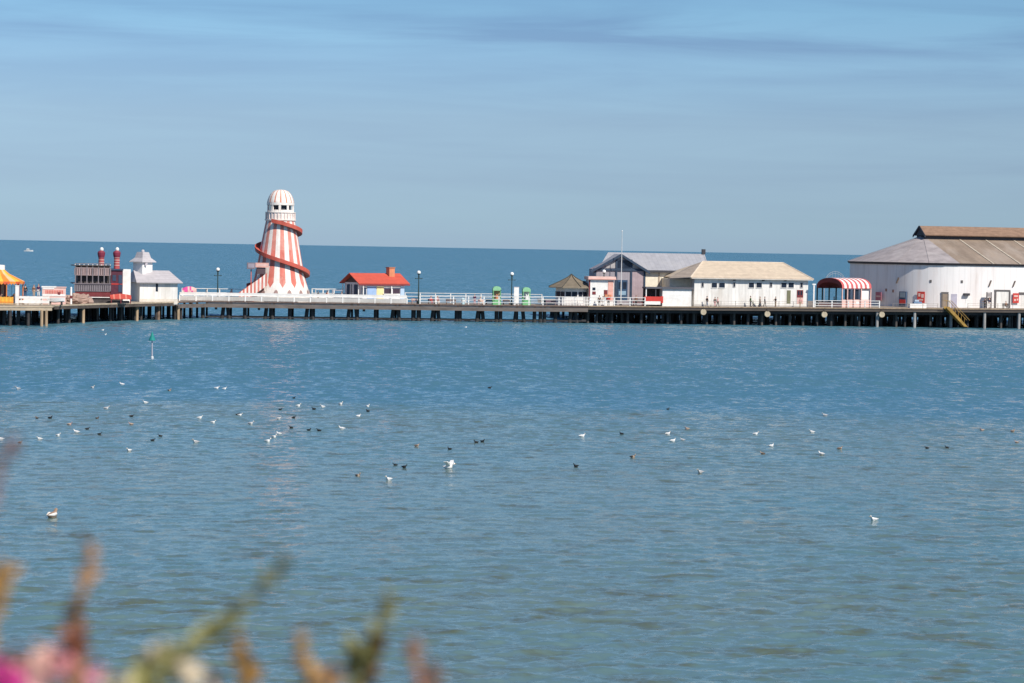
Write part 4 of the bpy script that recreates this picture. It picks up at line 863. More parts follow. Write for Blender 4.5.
# ------------------------------------------------------------------ paddle steamer front
def steamer():
    g = left_fr(74.5, 371.0, R(14), 2.86); r_ = thing('steamboat_facade', 'dark two deck mock paddle steamer with two red funnels', 'building', g)
    X = lambda u, v=280: g.x(u, 0, v); Z = lambda v, u=92, y=0: g.z(v, u, y)
    x1 = X(110.5); dep = 7
    part('hull', DKRED, r_, (.3, x1, .6, dep, 0, Z(294))); part('lower_deck', TEALD, r_, (.5, x1, 1.0, dep, Z(294)+.003, Z(284.2))); part('upper_cabin', TEALD, r_, (.5, x1, 1.0, dep, Z(283.2), Z(266.2)))
    part('deck_edge', mat('steamer_edge', (.20, .17, .19)), r_, (-.2, x1+.1, -.1, dep+.2, Z(284.1), Z(283.3))); part('roof_slab', TEALD, r_, (-.2, x1+.1, -.1, dep+.2, Z(266.1), Z(265.2)))
    for v0, v1, m, nm in ((268, 275.5, PINKB, 'upper_balustrade'), (284.6, 291.5, GREYP, 'lower_balustrade')):
        b = MB(); z0, z1 = Z(v1), Z(v0); n = 17
        for k in range(n): x = .05+(x1-.1)*k/(n-1); b.box(x-.12, x+.12, .05, .15, z0+.1, z1-.08)
        b.box(0, x1, .02, .18, z1-.078, z1+.06); b.box(0, x1, .02, .18, z0, z0+.098); b.build(nm, m, r_)
        if nm == 'lower_balustrade': part('rail_backing', mat('grey_backing', (.16, .15, .17), var=.4), r_, (.05, x1, .2, .26, z0, z1))
        else: part('rail_backing', mat('brown_backing', (.14, .10, .10), var=.5), r_, (.05, x1, .2, .26, z0, z1))
    b = MB()
    for k in range(7): x = .1+(x1-.2)*k/6; b.box(x-.07, x+.07, -.02, .12, Z(283.2)+.003, Z(266.3))
    b.build('deck_post', GREYP, r_)
    part('top_rail', GREYP, r_, (0, x1, -.02, .1, Z(264.2), Z(263.4)));  
    b = MB()
    for k in range(9): x = .05+(x1-.1)*k/8; b.box(x-.06, x+.06, 0, .09, Z(265.2)+.003, Z(264.2)-.003)
    b.build('top_rail_post', WHITE, r_)
    part('wheelhouse', mat('maroon_wall', (.10, .025, .045), var=.4), r_, (x1+.1, X(123), .4, dep, 0, Z(270.5, 117))); part('wheelhouse_roof', NAVY, r_, (x1+.05, X(123.4), .2, dep+.1, Z(270.4, 117), Z(269, 117)))
    part('wheelhouse_window', NAVY, r_, rect(g, 112.5, 116, 275, 281, .34, .397), rect(g, 118.5, 122, 275, 292, .34, .397)); part('wheelhouse_band', REDB, r_, rect(g, 111.5, 122.5, 283.5, 284.6, .34, .397)) 
    part('red_balcony', DKRED, r_, (.1, x1, -.4, .5, Z(297), Z(292.2))); part('white_rail', WHITE, r_, (-.1, X(131), -.55, -.45, Z(297.6), Z(296.8)))
    part('dark_base', TEALD, r_, (X(85), X(123), -.3, .3, 0, Z(298)))
    for u in (101.3, 116.8):
        x = g.x(u, 3.0, 260); zt_ = g.z(250.6, u, 3.0); zb = Z(266); b = MB()
        b.lathe([(.46, zb-.6), (.42, zt_-1.15), (.42, zt_-.2), (.25, zt_)], 14, (x, 3.0)); f_ = b.build('funnel', mat('funnel_red', (.42, .08, .085), var=.3), r_, smooth=False)
        b = MB(); b.lathe([(.44, zt_-1.2), (.56, zt_-.72), (.60, zt_-.34), (.46, zt_-.09)], 14, (x, 3.0)); b.build('funnel_crown', mat('crown_maroon', (.22, .03, .06)), f_)
        b = MB(); b.ball((x+.05, 3.0, zt_+.18), .3, sq=(1, 1, 1.2)); b.build('funnel_cap', WHITE, f_)
        b = MB()
        for k in range(4): b.lathe([(.47, zb+.1+k*.4), (.47, zb+.2+k*.4)], 14, (x, 3.0))
        b.build('funnel_band', PINK, f_)
steamer()
# red barrier in front of it, rock mound, stall, post, carousel
g = left_fr(121, 370.2, R(14), 2.86); r_ = thing('red_awning_stall', 'low stall with scalloped orange red awning in front of the paddle steamer', 'stall', g)
xa, xb_ = g.x(110.5), g.x(131.5); za, zb = g.z(295.2, 120), g.z(298.6, 120); b = MB(); ns = 14
for k in range(ns):
    p, q = xa+(xb_-xa)*k/ns, xa+(xb_-xa)*(k+1)/ns; h = .2*math.sin(PI*(k+.5)/ns)
    b.add([(p, 0, zb), (q, 0, zb), (q, .9, za+h), (p, .9, za+h), (q, 1.8, zb), (p, 1.8, zb)], [(0, 1, 2, 3), (3, 2, 4, 5)], 1 if k % 4 == 2 else 0)
    b.add([(p, -.02, zb+.02), (q, -.02, zb+.02), (q, -.02, zb-.06), ((p+q)/2, -.02, zb-.16), (p, -.02, zb-.06)], [(0, 1, 2, 3, 4)], 1 if k % 4 == 2 else 0)
b.build('awning', [mat('orange_red_canvas', (.50, .075, .055), var=.2), mat('peach_canvas', (.62, .22, .16))], r_)
for x in (xa+.15, (xa+xb_)/2, xb_-.15): part('post', DKRED, r_, (x-.07, x+.07, .05, .19, 0, zb))
part('counter', TEALD, r_, (xa+.3, xb_-.3, .5, 1.2, 0, zb-.35))
def rock():
    g = left_fr(76, 364.5, R(40), 2.86); r_ = thing('rock_mound', 'low pinkish brown artificial rock mound before the paddle steamer', 'rock', g); rng = random.Random(4)
    bm = bmesh.new(); bmesh.ops.create_icosphere(bm, subdivisions=4, radius=1)
    from mathutils import noise
    for v in bm.verts:
        d = v.co.normalized(); k = 1+.35*noise.noise(d*2.1)+.2*noise.noise(d*5)+.08*noise.noise(d*11)
        v.co = Vector((d.x*2.55*k, d.y*1.7*k, max(-.05, (d.z*.8+.35)*1.25*k)))
    me = bpy.data.meshes.new('rock'); bm.to_mesh(me); bm.free(); me.materials.append(ROCK); o = bpy.data.objects.new('boulder', me); C.objects.link(o); o.parent = r_
    o = MB(); o.ball((1.6, -1.4, .3), .6, 8); o.build('small_boulder', ROCK, r_)
rock()
g = left_fr(42, 357.5, R(11), 2.86); r_ = thing('pink_stall', 'long white fronted stall with red patterned fascia beside the rock mound', 'stall', g)
xb_ = g.x(65.8); z0, z1, z2 = g.z(296.5, 54), g.z(293.5, 54), g.z(286.6, 54)
part('body', PINK, r_, (0, xb_, 0, 2.6, 0, z2-.15)); part('top', WHITE, r_, (-.1, xb_*.6, -.1, 2.7, z2-.148, z2+.02)); part('top', PINK, r_, (xb_*.6+.01, xb_+.1, -.1, 2.7, z2-.148, z2-.04))
b = MB()
for k in range(11): x = xb_*(.14+.07*k); b.box(x, x+xb_*.045, -.04, -.003, z0+.42, z0+.95)
b.build('red_pattern', mat('stall_red', (.60, .15, .12), var=.4), r_); part('white_band', WHITE, r_, (.05, xb_-.05, -.04, -.003, z0+.05, z0+.36), (.05, xb_*.5, -.05, -.003, z0+1.1, z0+1.4)); part('red_mark', DKRED, r_, rect(g, 57.8, 60.2, 292.2, 294.8, -.06, -.003))
g = left_fr(71, 360, R(11), 2.86); r_ = thing('white_post', 'short white post between the white fronted stall and the paddle steamer', 'post', g); z_ = g.z(286.8, 71); b = MB(); b.lathe([(.16, 0), (.14, z_-.1), (.02, z_)], 10); b.build('post', WHITE, r_); part('plate', DKRED, r_, (-.2, .2, -.18, -.15, .9, 1.3))
# low white barriers on the front left deck
g = left_fr(14, 352, R(10), 2.86); r_ = thing('white_barrier', 'low white two board barrier behind the front deck rail, beside the orange carousel', 'barrier', g)
xb_ = g.x(49); 
for v0, v1 in ((296.3, 298.6), (300.3, 303)): part('board', WHITE, r_, (0, xb_, -.03, .03, g.z(v1, 30), g.z(v0, 30)))
for k in range(6): part('post', WHITE, r_, (xb_*k/5-.06, xb_*k/5+.06, .035, .14, 0, g.z(296, 30)))
g = left_fr(56, 354.5, R(20), 2.86); r_ = thing('white_dinghy', 'small white boat lying on the deck before the white fronted stall', 'boat', g)
b = MB(); n = 10; L2 = g.x(64.5)-g.x(47); secs = []
for i in range(n+1):
    t = i/n; x = -L2/2+L2*t; wd = .75*(1-(abs(t-.42)/.6)**2.4); wd = max(wd, .03); zb = .35+.25*abs(t-.4); secs.append([(x, -wd, 1.0+.12*t), (x, -wd*.7, zb+.15), (x, 0, zb), (x, wd*.7, zb+.15), (x, wd, 1.0+.12*t), (x, wd*.85, .96+.12*t), (x, 0, zb+.12), (x, -wd*.85, .96+.12*t)])
for a, c in zip(secs[:-1], secs[1:]):
    for k in range(8): b.add([a[k], a[(k+1) % 8], c[(k+1) % 8], c[k]], [(0, 1, 2, 3)])
b.build('hull', WHITE, r_); part('thwart', EDGE, r_, (-.2, .1, -.6, .6, .8, .86)); part('cradle', TEALD, r_, (-.9, -.75, -.5, .5, 0, .5), (.75, .9, -.5, .5, 0, .5))
def carousel():
    g = left_fr(-2, 353.5, R(8), 2.86); r_ = thing('carousel', 'round carousel with yellow and orange striped conical canopy', 'carousel', g); k_ = 2400/353.5; rad = 26/k_; n = 48
    ze = g.z(281, 0); za = g.z(269, 0)
    prof = [(rad, ze), (rad*.72, ze+(za-ze)*.30), (rad*.42, ze+(za-ze)*.62), (rad*.22, za), (.6, za+.05)]
    b = MB(); b.lathe(prof, n, mf=lambda i, k: (0, 0, 1, 2)[(k//1) % 4] if False else (k//2) % 3); b.build('canopy', [YELLOW, ORNG, mat('peach_vinyl', (.80, .46, .25))], r_)
    b = MB()
    for k in range(n):
        a0, a1 = 2*PI*k/n, 2*PI*(k+1)/n; am = (a0+a1)/2; p = lambda a, z, r=rad: (r*math.cos(a), r*math.sin(a), z); b.add([p(a0, ze), p(a1, ze), p(a1, ze-.25), p(am, ze-.48), p(a0, ze-.25)], [(0, 1, 2, 3, 4)], (k//2) % 2)
    b.build('valance', [ORNG, mat('valance_red', (.55, .10, .04))], r_)
    b = MB(); b.lathe([(.95, za-.1), (.95, g.z(265, 0)), (.1, g.z(264.6, 0))], 16); b.build('cupola', WHITE, r_)
    for k in range(10): a = 2*PI*k/10+.1; b = MB(); b.tube([((rad-.25)*math.cos(a), (rad-.25)*math.sin(a), .2), ((rad-.25)*math.cos(a), (rad-.25)*math.sin(a), ze-.05)], .09, 8); b.build('post', mat('orange_post', (.60, .20, .06)), r_)
    b = MB(); b.lathe([(1.3, .2), (1.3, ze)], 16, mf=lambda i, k: k % 2); b.build('centre_drum', [mat('drum_maroon', (.16, .05, .05)), mat('drum_cream', (.4, .3, .22))], r_)
    b = MB(); b.lathe([(rad, -.02), (rad, .2), (.05, .21)], 32); b.build('platform', TEALD, r_)
    hb = MB()
    for k in range(7):
        a = 2*PI*k/7+.3; x, y = 2.5*math.cos(a), 2.5*math.sin(a); tx, ty = -math.sin(a), math.cos(a)
        hb.tube([(x-.45*tx, y-.45*ty, 1.0), (x-.1*tx, y-.1*ty, 1.05), (x+.35*tx, y+.35*ty, 1.1), (x+.55*tx, y+.55*ty, 1.5), (x+.8*tx, y+.8*ty, 1.45)], [.16, .22, .22, .14, .08], 8); hb.tube([(x, y, .2), (x, y, ze)], .03, 6)
        for s, dz in ((.3, .3), (-.35, .35)): hb.tube([(x+s*tx, y+s*ty, 1.0), (x+s*tx*1.6, y+s*ty*1.6, .45)], [.09, .05], 6)
    hb.build('horse', mat('horse_dark', (.20, .12, .10), var=.5), r_)
carousel()
g = left_fr(-6, 348.5, R(9), 2.86); r_ = thing('yellow_barrier', 'yellow and orange panel barrier at the foot of the carousel', 'barrier', g)
xb_ = g.x(13.5); z1 = g.z(296.6, 5); b = MB()
for k in range(10): b.box(xb_*k/10, xb_*(k+1)/10-.01, -.05, .05, .1, z1*(.98 if k % 2 else .94), k % 2)
b.build('panel', [YELLOW, mat('amber_vinyl', (.78, .36, .05))], r_); part('stripe', ORNG, r_, (0, xb_, -.075, -.053, z1*.30, z1*.42))
g = left_fr(17, 351.2, R(9), 2.86); r_ = thing('white_bin', 'upright white cabinet beside the right edge of the carousel', 'cabinet', g); z1 = g.z(286, 17); part('body', WHITE, r_, (-.25, .25, -.2, .25, 0, z1)); part('lid', WHITE, r_, (-.29, .29, -.24, .29, z1+.003, z1+.1))

# ------------------------------------------------------------------ rides, boards and seats on the middle span
def booth(u0, u1, t, v0, v1, label, inner):
    um = (u0+u1)/2; g = pier_fr(um, t); r_ = thing('green_booth', label, 'ride booth', g, 'green ride booths on the pier'); xa, xb_ = g.x(u0), g.x(u1); z1 = g.z(v0, um); zm = g.z(v1, um)
    b = MB(); pts = []; 
    for i in range(9): a = PI*i/8; pts.append((xa+(xb_-xa)*(1-math.cos(a))/2, z1-.5+.5*math.sin(a)))
    b.prism(pts + [(xb_, z1-.75), (xa, z1-.75)], -.5, .6); b.build('canopy', mat('mint_green_paint', (.25, .52, .30)), r_)
    part('back_panel', inner, r_, (xa+.15, xb_-.15, .35, .42, .5, z1-.76))
    for x in (xa+.1, xb_-.1):
        for y in (-.4, .5): part('post', GREEN, r_, (x-.06, x+.06, y-.06, y+.06, .3, z1-.76))
    part('base', GREEN, r_, (xa, xb_, -.5, .6, 0, .5)); part('seat', GREEN, r_, (xa+.3, xb_-.3, -.25, .3, .502, .95)); b = MB(); b.tube([(um*0+(xa+xb_)/2, -.1, .9), ((xa+xb_)/2, -.05, 1.4), ((xa+xb_)/2, -.2, 1.75)], [.22, .2, .12], 8); b.build('figurehead', WHITE if inner is WHITE else ORANGE, r_)
booth(492.5, 500.8, 3.2, 286.2, 298, 'green ride booth with a tan back panel, left of the lamp post', mat('tan_panel', (.50, .36, .2)))
booth(522.3, 530.2, 3.2, 287.2, 299, 'green ride booth with a white figure inside, right of the lamp post', WHITE)
g = pier_fr(516.3, 1.8); r_ = thing('white_board', 'tall white notice board standing close beside the lamp post', 'notice board', g); z1 = g.z(287.5, 516); part('panel', WHITE, r_, (-.42, .42, 0, .1, .3, z1)); part('post', WHITE, r_, (-.4, -.3, .103, .2, 0, z1)); part('post', WHITE, r_, (.3, .4, .103, .2, 0, z1)); part('frame', LILAC, r_, (-.46, .46, -.02, .12, z1+.003, z1+.1))
def bench(u0, u1, t, label, m=BARNB, grp='benches on the pier deck'):
    um = (u0+u1)/2; g = pier_fr(um, t); r_ = thing('bench', label, 'bench', g, grp); w2 = (g.x(u1)-g.x(u0))/2
    b = MB()
    for k in range(3): b.box(-w2, w2, -.25+k*.18, -.1+k*.18, .42, .47)
    b.build('seat', m, r_); b = MB()
    for k in range(2): b.box(-w2, w2, .28, .32, .55+k*.2, .70+k*.2)
    b.build('backrest', m, r_)
    for x in (-w2+.1, w2-.1):
        for y in (-.2, .28): part('leg', m, r_, (x-.04, x+.04, y-.04, y+.04, 0, .418 if y < 0 else .9))
bench(411.5, 417.5, 1.3, 'pinkish brown bench just left of the globe lamp by the red-roofed hut', mat('pink_brown_bench', (.42, .24, .19)))
bench(428, 435, 3.4, 'brown bench with the red clothed sitter')
bench(446, 456, 3.4, 'empty brown bench between the red clothed sitter and the purple clothed person')
bench(486, 493, 4.6, 'brown bench just left of the tan backed green booth')
bench(503, 510, 4.6, 'brown bench between the tan backed green booth and lamp post')
bench(546, 556, 4.6, 'dark bench at the left foot of the pagoda kiosk', mat('lilac_brown_bench', (.22, .15, .18)))
bench(633, 643, 3.6, 'dark red bench before the right corner of the gabled pavilion', DKRED)
g = pier_fr(463, 3.2); r_ = thing('pale_litter_bin', 'small pale blue and white bin between the bench and purple clothed person', 'bin', g); b = MB(); b.lathe([(.28, 0), (.32, .85), (.34, .9), (.2, 1.05), (.02, 1.1)], 12); b.build('body', mat('pale_blue_bin', (.40, .56, .62)), r_); b = MB(); b.lathe([(.335, .5), (.345, .7)], 12); b.build('band', WHITE, r_)
g = pier_fr(436, 2.2); r_ = thing('pale_chair', 'pale pink seat turned sideways to the right of the red clothed sitter', 'chair', g); part('seat', PINK, r_, (0, .5, -.25, .25, .42, .48)); part('backrest', PINK, r_, (.45, .5, -.25, .25, .482, 1.15)); 
for x in (.04, .46):
    for y in (-.21, .21): part('leg', WHITE, r_, (x-.03, x+.03, y-.03, y+.03, 0, .418))

# ------------------------------------------------------------------ people
def skin_mesh(name, joints, edges, m, parent, sub=1, root=0):
    me = bpy.data.meshes.new(name); me.from_pydata([j[0] for j in joints], edges, []); o = bpy.data.objects.new(name, me); C.objects.link(o)
    md = o.modifiers.new('s', 'SKIN'); md.use_smooth_shade = True
    if not me.skin_vertices: return o
    for i, j in enumerate(joints):
        r = j[1]; me.skin_vertices[0].data[i].radius = r if isinstance(r, tuple) else (r, r)
    me.skin_vertices[0].data[root].use_root = True
    o.modifiers.new('d', 'SUBSURF').levels = sub; o.modifiers['d'].render_levels = sub
    dg = bpy.context.evaluated_depsgraph_get(); nm = bpy.data.meshes.new_from_object(o.evaluated_get(dg)); o.modifiers.clear(); o.data = nm; bpy.data.meshes.remove(me)
    nm.name = name; nm.materials.clear(); nm.materials.append(m)
    if parent: o.parent = parent
    return o
PEOPLE = 0
def person(fr_, label, top, legs, hair, pose='stand', yaw=0, h=1.72, name='person', longhair=False, grp='people on the pier'):
    g = Fr(fr_.o.x, fr_.o.y, fr_.yaw+yaw, fr_.o.z); r_ = thing('person', label, 'person', g, grp, scale=h/1.75)
    V = Vector; sit = pose == 'sit'; hz = .52 if sit else .93      # hip height
    J = [(V((0, 0, hz)), (.15, .11)), (V((0, .01, hz+.20)), (.13, .10)), (V((0, .01, hz+.40)), (.16, .11)), (V((0, .01, hz+.53)), (.06, .06)), (V((0, -.01, hz+.62)), (.075, .085)), (V((0, -.01, hz+.76)), (.08, .09)), (V((0, 0, hz+.83)), (.05, .055))]
    E = [(0, 1), (1, 2), (2, 3), (3, 4), (4, 5), (5, 6)]; arm_i = []; leg_i = []
    for s in (-1, 1):
        if pose == 'sit': el, wr = V((s*.25, -.06, hz+.18)), V((s*.16, -.30, hz+.12))
        elif pose == 'reach': el, wr = V((s*.26, -.12, hz+.20)), V((s*.2, -.36, hz+.26))
        elif pose == 'walk': el, wr = V((s*.27, .05*s, hz+.14)), V((s*.27, -.12-.1*s, hz-.08))
        else: el, wr = V((s*.26, .03, hz+.14)), V((s*.27, -.06, hz-.10))
        i = len(J); J += [(V((s*.19, .01, hz+.44)), .058), (el, .045), (wr, .032), (wr+(wr-el).normalized()*.09, (.04, .018))]; E += [(2, i), (i, i+1), (i+1, i+2), (i+2, i+3)]; arm_i.append(i)
        i = len(J)
        if sit: kn, an = V((s*.11, -.44, .50)), V((s*.11, -.42, .09))
        elif pose == 'walk': kn, an = V((s*.09, -.12*s-.05, .50)), V((s*.09, -.26*s+.06, .09))
        else: kn, an = V((s*.10, -.01, .50)), V((s*.11, .03, .09))
        J += [(V((s*.09, 0, hz-.06)), .085), (kn, .06), (an, .042), (an+V((0, -.16, -.045)), (.045, .03))]; E += [(0, i), (i, i+1), (i+1, i+2), (i+2, i+3)]; leg_i.append(i)
    body = skin_mesh('body', J, E, SKIN, r_)
    # fingers, nose and ears joined into the body mesh
    b = MB()
    for i, s in zip(arm_i, (-1, 1)):
        p = J[i+3][0]; d = (J[i+3][0]-J[i+2][0]).normalized(); sd_ = d.cross(V((0, 1, 0))); sd_ = sd_.normalized() if sd_.length > .1 else V((1, 0, 0))
        for k, ln in enumerate((.062, .07, .066, .052)): q = p+sd_*(k-1.5)*.017-d*.02; b.tube([q, q+d*ln*.6, q+d*ln-V((0, .012, 0))], [.009, .008, .006], 5)
        q = p-d*.06+V((0, -.03, 0)); b.tube([q, q+d*.03-V((0, .025, 0)), q+d*.06-V((0, .03, 0))], [.011, .01, .007], 5)
    zc = hz+.70; b.tube([(0, -.085, zc+.02), (0, -.118, zc-.015), (0, -.09, zc-.03)], [.008, .015, .008], 5)
    for s in (-1, 1): b.ball((s*.082, .0, zc), .025, 6, sq=(.4, 1, 1.3))
    tmp = b.build('tmp', SKIN); bm = bmesh.new(); bm.from_mesh(body.data); bm.from_mesh(tmp.data); bm.to_mesh(body.data); bm.free(); bpy.data.objects.remove(tmp)
    b = MB()
    for s in (-1, 1): b.ball((s*.032, -.088, zc+.025), .011, 6)
    b.build('eye', DARKTRIM, r_); b = MB(); b.box(-.025, .025, -.098, -.085, zc-.062, zc-.055); b.build('mouth', mat('lip', (.35, .12, .1)), r_)
    tj = [(J[0][0]+V((0, 0, -.02)), (.165, .125)), (J[1][0], (.15, .12)), (J[2][0], (.175, .13)), (J[3][0]-V((0, 0, .03)), (.075, .07))]; te = [(0, 1), (1, 2), (2, 3)]
    for i in arm_i: k = len(tj); tj += [(J[i][0], .072), (J[i+1][0], .058), (J[i+2][0]*.85+J[i+1][0]*.15, .046)]; te += [(2, k), (k, k+1), (k+1, k+2)]
    skin_mesh('top', tj, te, top, r_)
    lj = [(J[0][0]+V((0, 0, .03)), (.155, .118))]; le = []
    for i in leg_i: k = len(lj); lj += [(J[i][0], .097), (J[i+1][0], .073), (J[i+2][0]+V((0, 0, .02)), .06)]; le += [(0, k), (k, k+1), (k+1, k+2)]
    skin_mesh('trousers', lj, le, legs, r_)
    b = MB()
    for i in leg_i: a = J[i+2][0]; b.ball((a.x, a.y-.07, .045), .12, 8, sq=(.45, 1.1, .40))
    b.build('shoes', DARKTRIM, r_)
    b = MB(); b.ball((0, .012, zc+.055), .108, 10, sq=(.9, 1.0, .95))
    if longhair: b.ball((0, .06, zc-.07), .1, 8, sq=(.9, .6, 1.5))
    hm = b.build('hair', hair, r_)
    for v in hm.data.vertices:
        if v.co.y < -.045 and v.co.z < zc+.09: v.co.y = -.045
    return r_
g = left_fr(23, 357, R(9), 2.86); r_ = thing('raised_platform', 'raised pale platform behind the white barrier, people standing on it', 'platform', g); xb_ = g.x(41.0); part('top', mat('pale_decking', (.5, .46, .42), var=.2), r_, (0, xb_, -1.2, 3, .95, 1.1)); part('front', WHITE, r_, (0.02, xb_-.02, -1.15, -1.1, 0, .948)); part('side', PANELG, r_, (0.02, .1, -1.098, 2.9, 0, .948), (xb_-.1, xb_-.02, -1.098, 2.9, 0, .948))
rl0 = random.Random(3)
cl = lambda n, c: mat('cloth_'+n, c, rough=.9, var=.2)
BLK, NVY, PUR, REDC, CRM, GRN, PNK, WHT, BRN, DEN, TAN = cl('black', (.025, .025, .03)), cl('navy', (.03, .04, .09)), cl('purple', (.10, .03, .10)), cl('red', (.55, .04, .05)), cl('cream', (.70, .55, .45)), cl('green', (.10, .26, .10)), cl('pink', (.62, .30, .32)), cl('white', (.75, .74, .72)), cl('brown', (.20, .11, .07)), cl('denim', (.10, .15, .25)), cl('tan', (.45, .33, .22))
HD, HB, HF_ = cl('dark_hair', (.02, .015, .012)), cl('brown_hair', (.10, .05, .03)), cl('fair_hair', (.42, .28, .14))
lf = lambda u, D: left_fr(u, D, R(9), 3.96)
person(lf(25.4, 356.5), 'person in black standing beside the white cabinet by the carousel', BLK, NVY, HD, yaw=R(160), h=1.8)
person(left_fr(20.3, 353.5, R(9), 2.86), 'small child in dark clothes close to the carousel edge', NVY, BLK, HD, yaw=R(120), h=1.15)
person(lf(33.8, 357.5), 'person in brown top standing left of the white fronted stall', BRN, TAN, HB, yaw=R(30), h=1.78)
person(lf(38.5, 358), 'tall person in dark purple right up against the white fronted stall', PUR, WHT, HD, yaw=R(-20), h=1.92)
person(pier_fr(431, 3.1), 'person in bright red top sitting on a brown bench', REDC, REDC, HD, 'sit', R(20))
person(pier_fr(474.6, 2.6), 'person in dark purple top near the middle of the open railing', PUR, PNK, HD, 'stand', R(-30), longhair=True)
person(pier_fr(480.5, 2.8), 'person in cream clothes sitting low beside the purple clothed person', CRM, CRM, HF_, 'sit', R(60)); bench(478, 484, 2.95, 'short pale bench under the cream clothed sitter', PINK)
person(pier_fr(599.3, 2.0), 'person in black standing at the white front of the pink kiosk', BLK, BLK, HD, yaw=R(170))
person(pier_fr(602.8, 1.6), 'person in white standing just before the pink kiosk', WHT, WHT, HF_, yaw=R(-160), h=1.65)
person(pier_fr(650.2, 3.3, z0=deckz(22)+.0), 'dark clothed seller behind the red counter of the flat roofed hut', NVY, BLK, HD, yaw=R(10), h=1.8)
person(pier_fr(657, 3.4), 'red topped seller behind the red counter of the flat roofed hut', REDC, NVY, HB, yaw=R(-10))
person(pier_fr(715, 1.8), 'person in black at the left part of the bungalow front', BLK, PNK, HD, yaw=R(150), h=1.62)
person(pier_fr(717.8, 1.9), 'person in pink at the left part of the bungalow front', PNK, BLK, HB, 'walk', R(60), h=1.6)
person(pier_fr(750.6, 2.2), 'person in green top before the middle of the bungalow', GRN, NVY, HD, yaw=R(100), h=1.85)
person(pier_fr(753.0, 1.7), 'crouching sized child in dark green beside the green topped person', GRN, BLK, HD, 'walk', R(90), h=1.1)
person(pier_fr(760.0, 2.2), 'person in brown, left one of the pair walking past the bungalow', BRN, BLK, HB, 'walk', R(80), h=1.75)
person(pier_fr(764.8, 2.3), 'person in dark navy, right one of the pair walking past the bungalow', NVY, BLK, HD, 'walk', R(80), h=1.75)
person(pier_fr(775.6, 1.5), 'person in black with tan legs before the right half of the bungalow', BLK, TAN, HD, 'reach', R(-70), h=1.78)
person(pier_fr(800.3, 1.8), 'person in pink standing at the dark red stable door', PNK, TAN, HF_, yaw=R(180), h=1.7)
for u_, lb, a_, b_, c_, ps in ((206, 'person in white at the far rail left of the lamp post', WHT, DEN, HB, 'stand'), (231, 'person in pink at the far rail just right of the lamp post', PNK, WHT, HF_, 'walk'), (318, 'person in navy behind the white trestle table', NVY, TAN, HD, 'stand'), (327, 'person in red behind the white trestle table', REDC, WHT, HB, 'stand'), (341.5, 'person in white walking at the red-roofed hut gable', WHT, BLK, HD, 'walk'), (437.5, 'person in pink sitting on the pale pink seat', PNK, CRM, HF_, 'sit'), (608.5, 'person in red standing at the orange counter of the pink kiosk', REDC, BLK, HD, 'stand'), (636, 'person in brown by the dark red bench', BRN, BLK, HD, 'stand'), (834, 'person in navy standing under the striped shelter arch', NVY, BLK, HD, 'stand'), (707, 'person in black walking before the bungalow left end', BLK, DEN, HD, 'walk')):
    t_ = {206: 11.3, 231: 11.3, 318: 10.9, 327: 10.9, 341.5: 8.5, 437.5: 2.2, 608.5: 1.7, 636: 2.9, 834: 5.5, 707: 2.4}[u_]
    person(pier_fr(u_, t_), lb, a_, b_, c_, ps, R(rl0.uniform(-150, 150)) if ps != 'sit' else R(20), h=rl0.uniform(1.66, 1.84))
person(pier_fr(985, 3.4), 'person in black reaching out against the hall wall', BLK, BLK, HD, 'reach', R(-80), h=1.75)
person(pier_fr(989.4, 3.9), 'taller person in dark top with pale trousers against the hall wall', NVY, WHT, HD, 'stand', R(40), h=1.9)
person(pier_fr(1006, 2.2), 'person sitting in dark clothes before the loading door', BRN, BLK, HD, 'sit', R(10), h=1.7); bench(1003, 1009, 2.35, 'dark bench under the sitter before the loading door', TEALD)
g = pier_fr(986.5, 4.6); r_ = thing('equipment_stack', 'grey equipment rack standing behind the two people at the hall wall', 'rack', g); z1 = g.z(292.5, 987); part('frame', mat('rack_grey', (.22, .2, .2)), r_, (.1, .16, 0, .5, 0, z1), (.9, .96, 0, .5, 0, z1), (.1, .96, 0, .5, z1+.002, z1+.06)); part('box', mat('rack_box', (.3, .27, .27)), r_, (.18, .88, .05, .45, z1-.75, z1-.1)); part('box', TEALD, r_, (.18, .88, .05, .45, z1-1.5, z1-.9))

# ------------------------------------------------------------------ sea mark and distant boat
p = on_water(152.2, 358.5); g = Fr(p.x, p.y, 0, 0); r_ = thing('navigation_beacon', 'thin sea beacon with a green cone topmark standing in the water', 'beacon', g)
zt_ = g.z(331.5, 151.5); zc = g.z(340.5, 151.5); b = MB(); b.tube([(0, 0, -1), (-.03, 0, zc)], [.09, .06], 8); b.build('pole', mat('pale_lilac_pole', (.40, .40, .46), var=.2), r_); b = MB(); b.lathe([(.36, zc), (.36, zc+.05), (.02, zt_)], 12, (-.03, 0)); b.build('topmark', MARKG, r_); b = MB(); b.lathe([(.15, -.2), (.15, .18), (.09, .25)], 10); b.build('collar', mat('pale_float', (.6, .62, .64)), r_)
p = on_water(28.5, 247.9); p = CAM + (p-CAM)*.62; g = Fr(x_at(28.5, 2600, 0), 2600, R(10), 0); sb = 1.0
r_ = thing('motor_yacht', 'distant white motor yacht just below the horizon', 'boat', g); b = MB(); L2 = 13.0; secs = []
for i in range(13):
    t = i/12; x = -L2/2+L2*t; wd = 1.9*(1-max(0, (t-.45)/.55)**2.2)+.02; zz = 1.3+.9*t; secs.append([(x, -wd, zz), (x+.4*t, -wd*.75, -.2), (x+.4*t, wd*.75, -.2), (x, wd, zz)])
for a, c in zip(secs[:-1], secs[1:]):
    for k in range(4): b.add([a[k], a[(k+1) % 4], c[(k+1) % 4], c[k]], [(0, 1, 2, 3)])
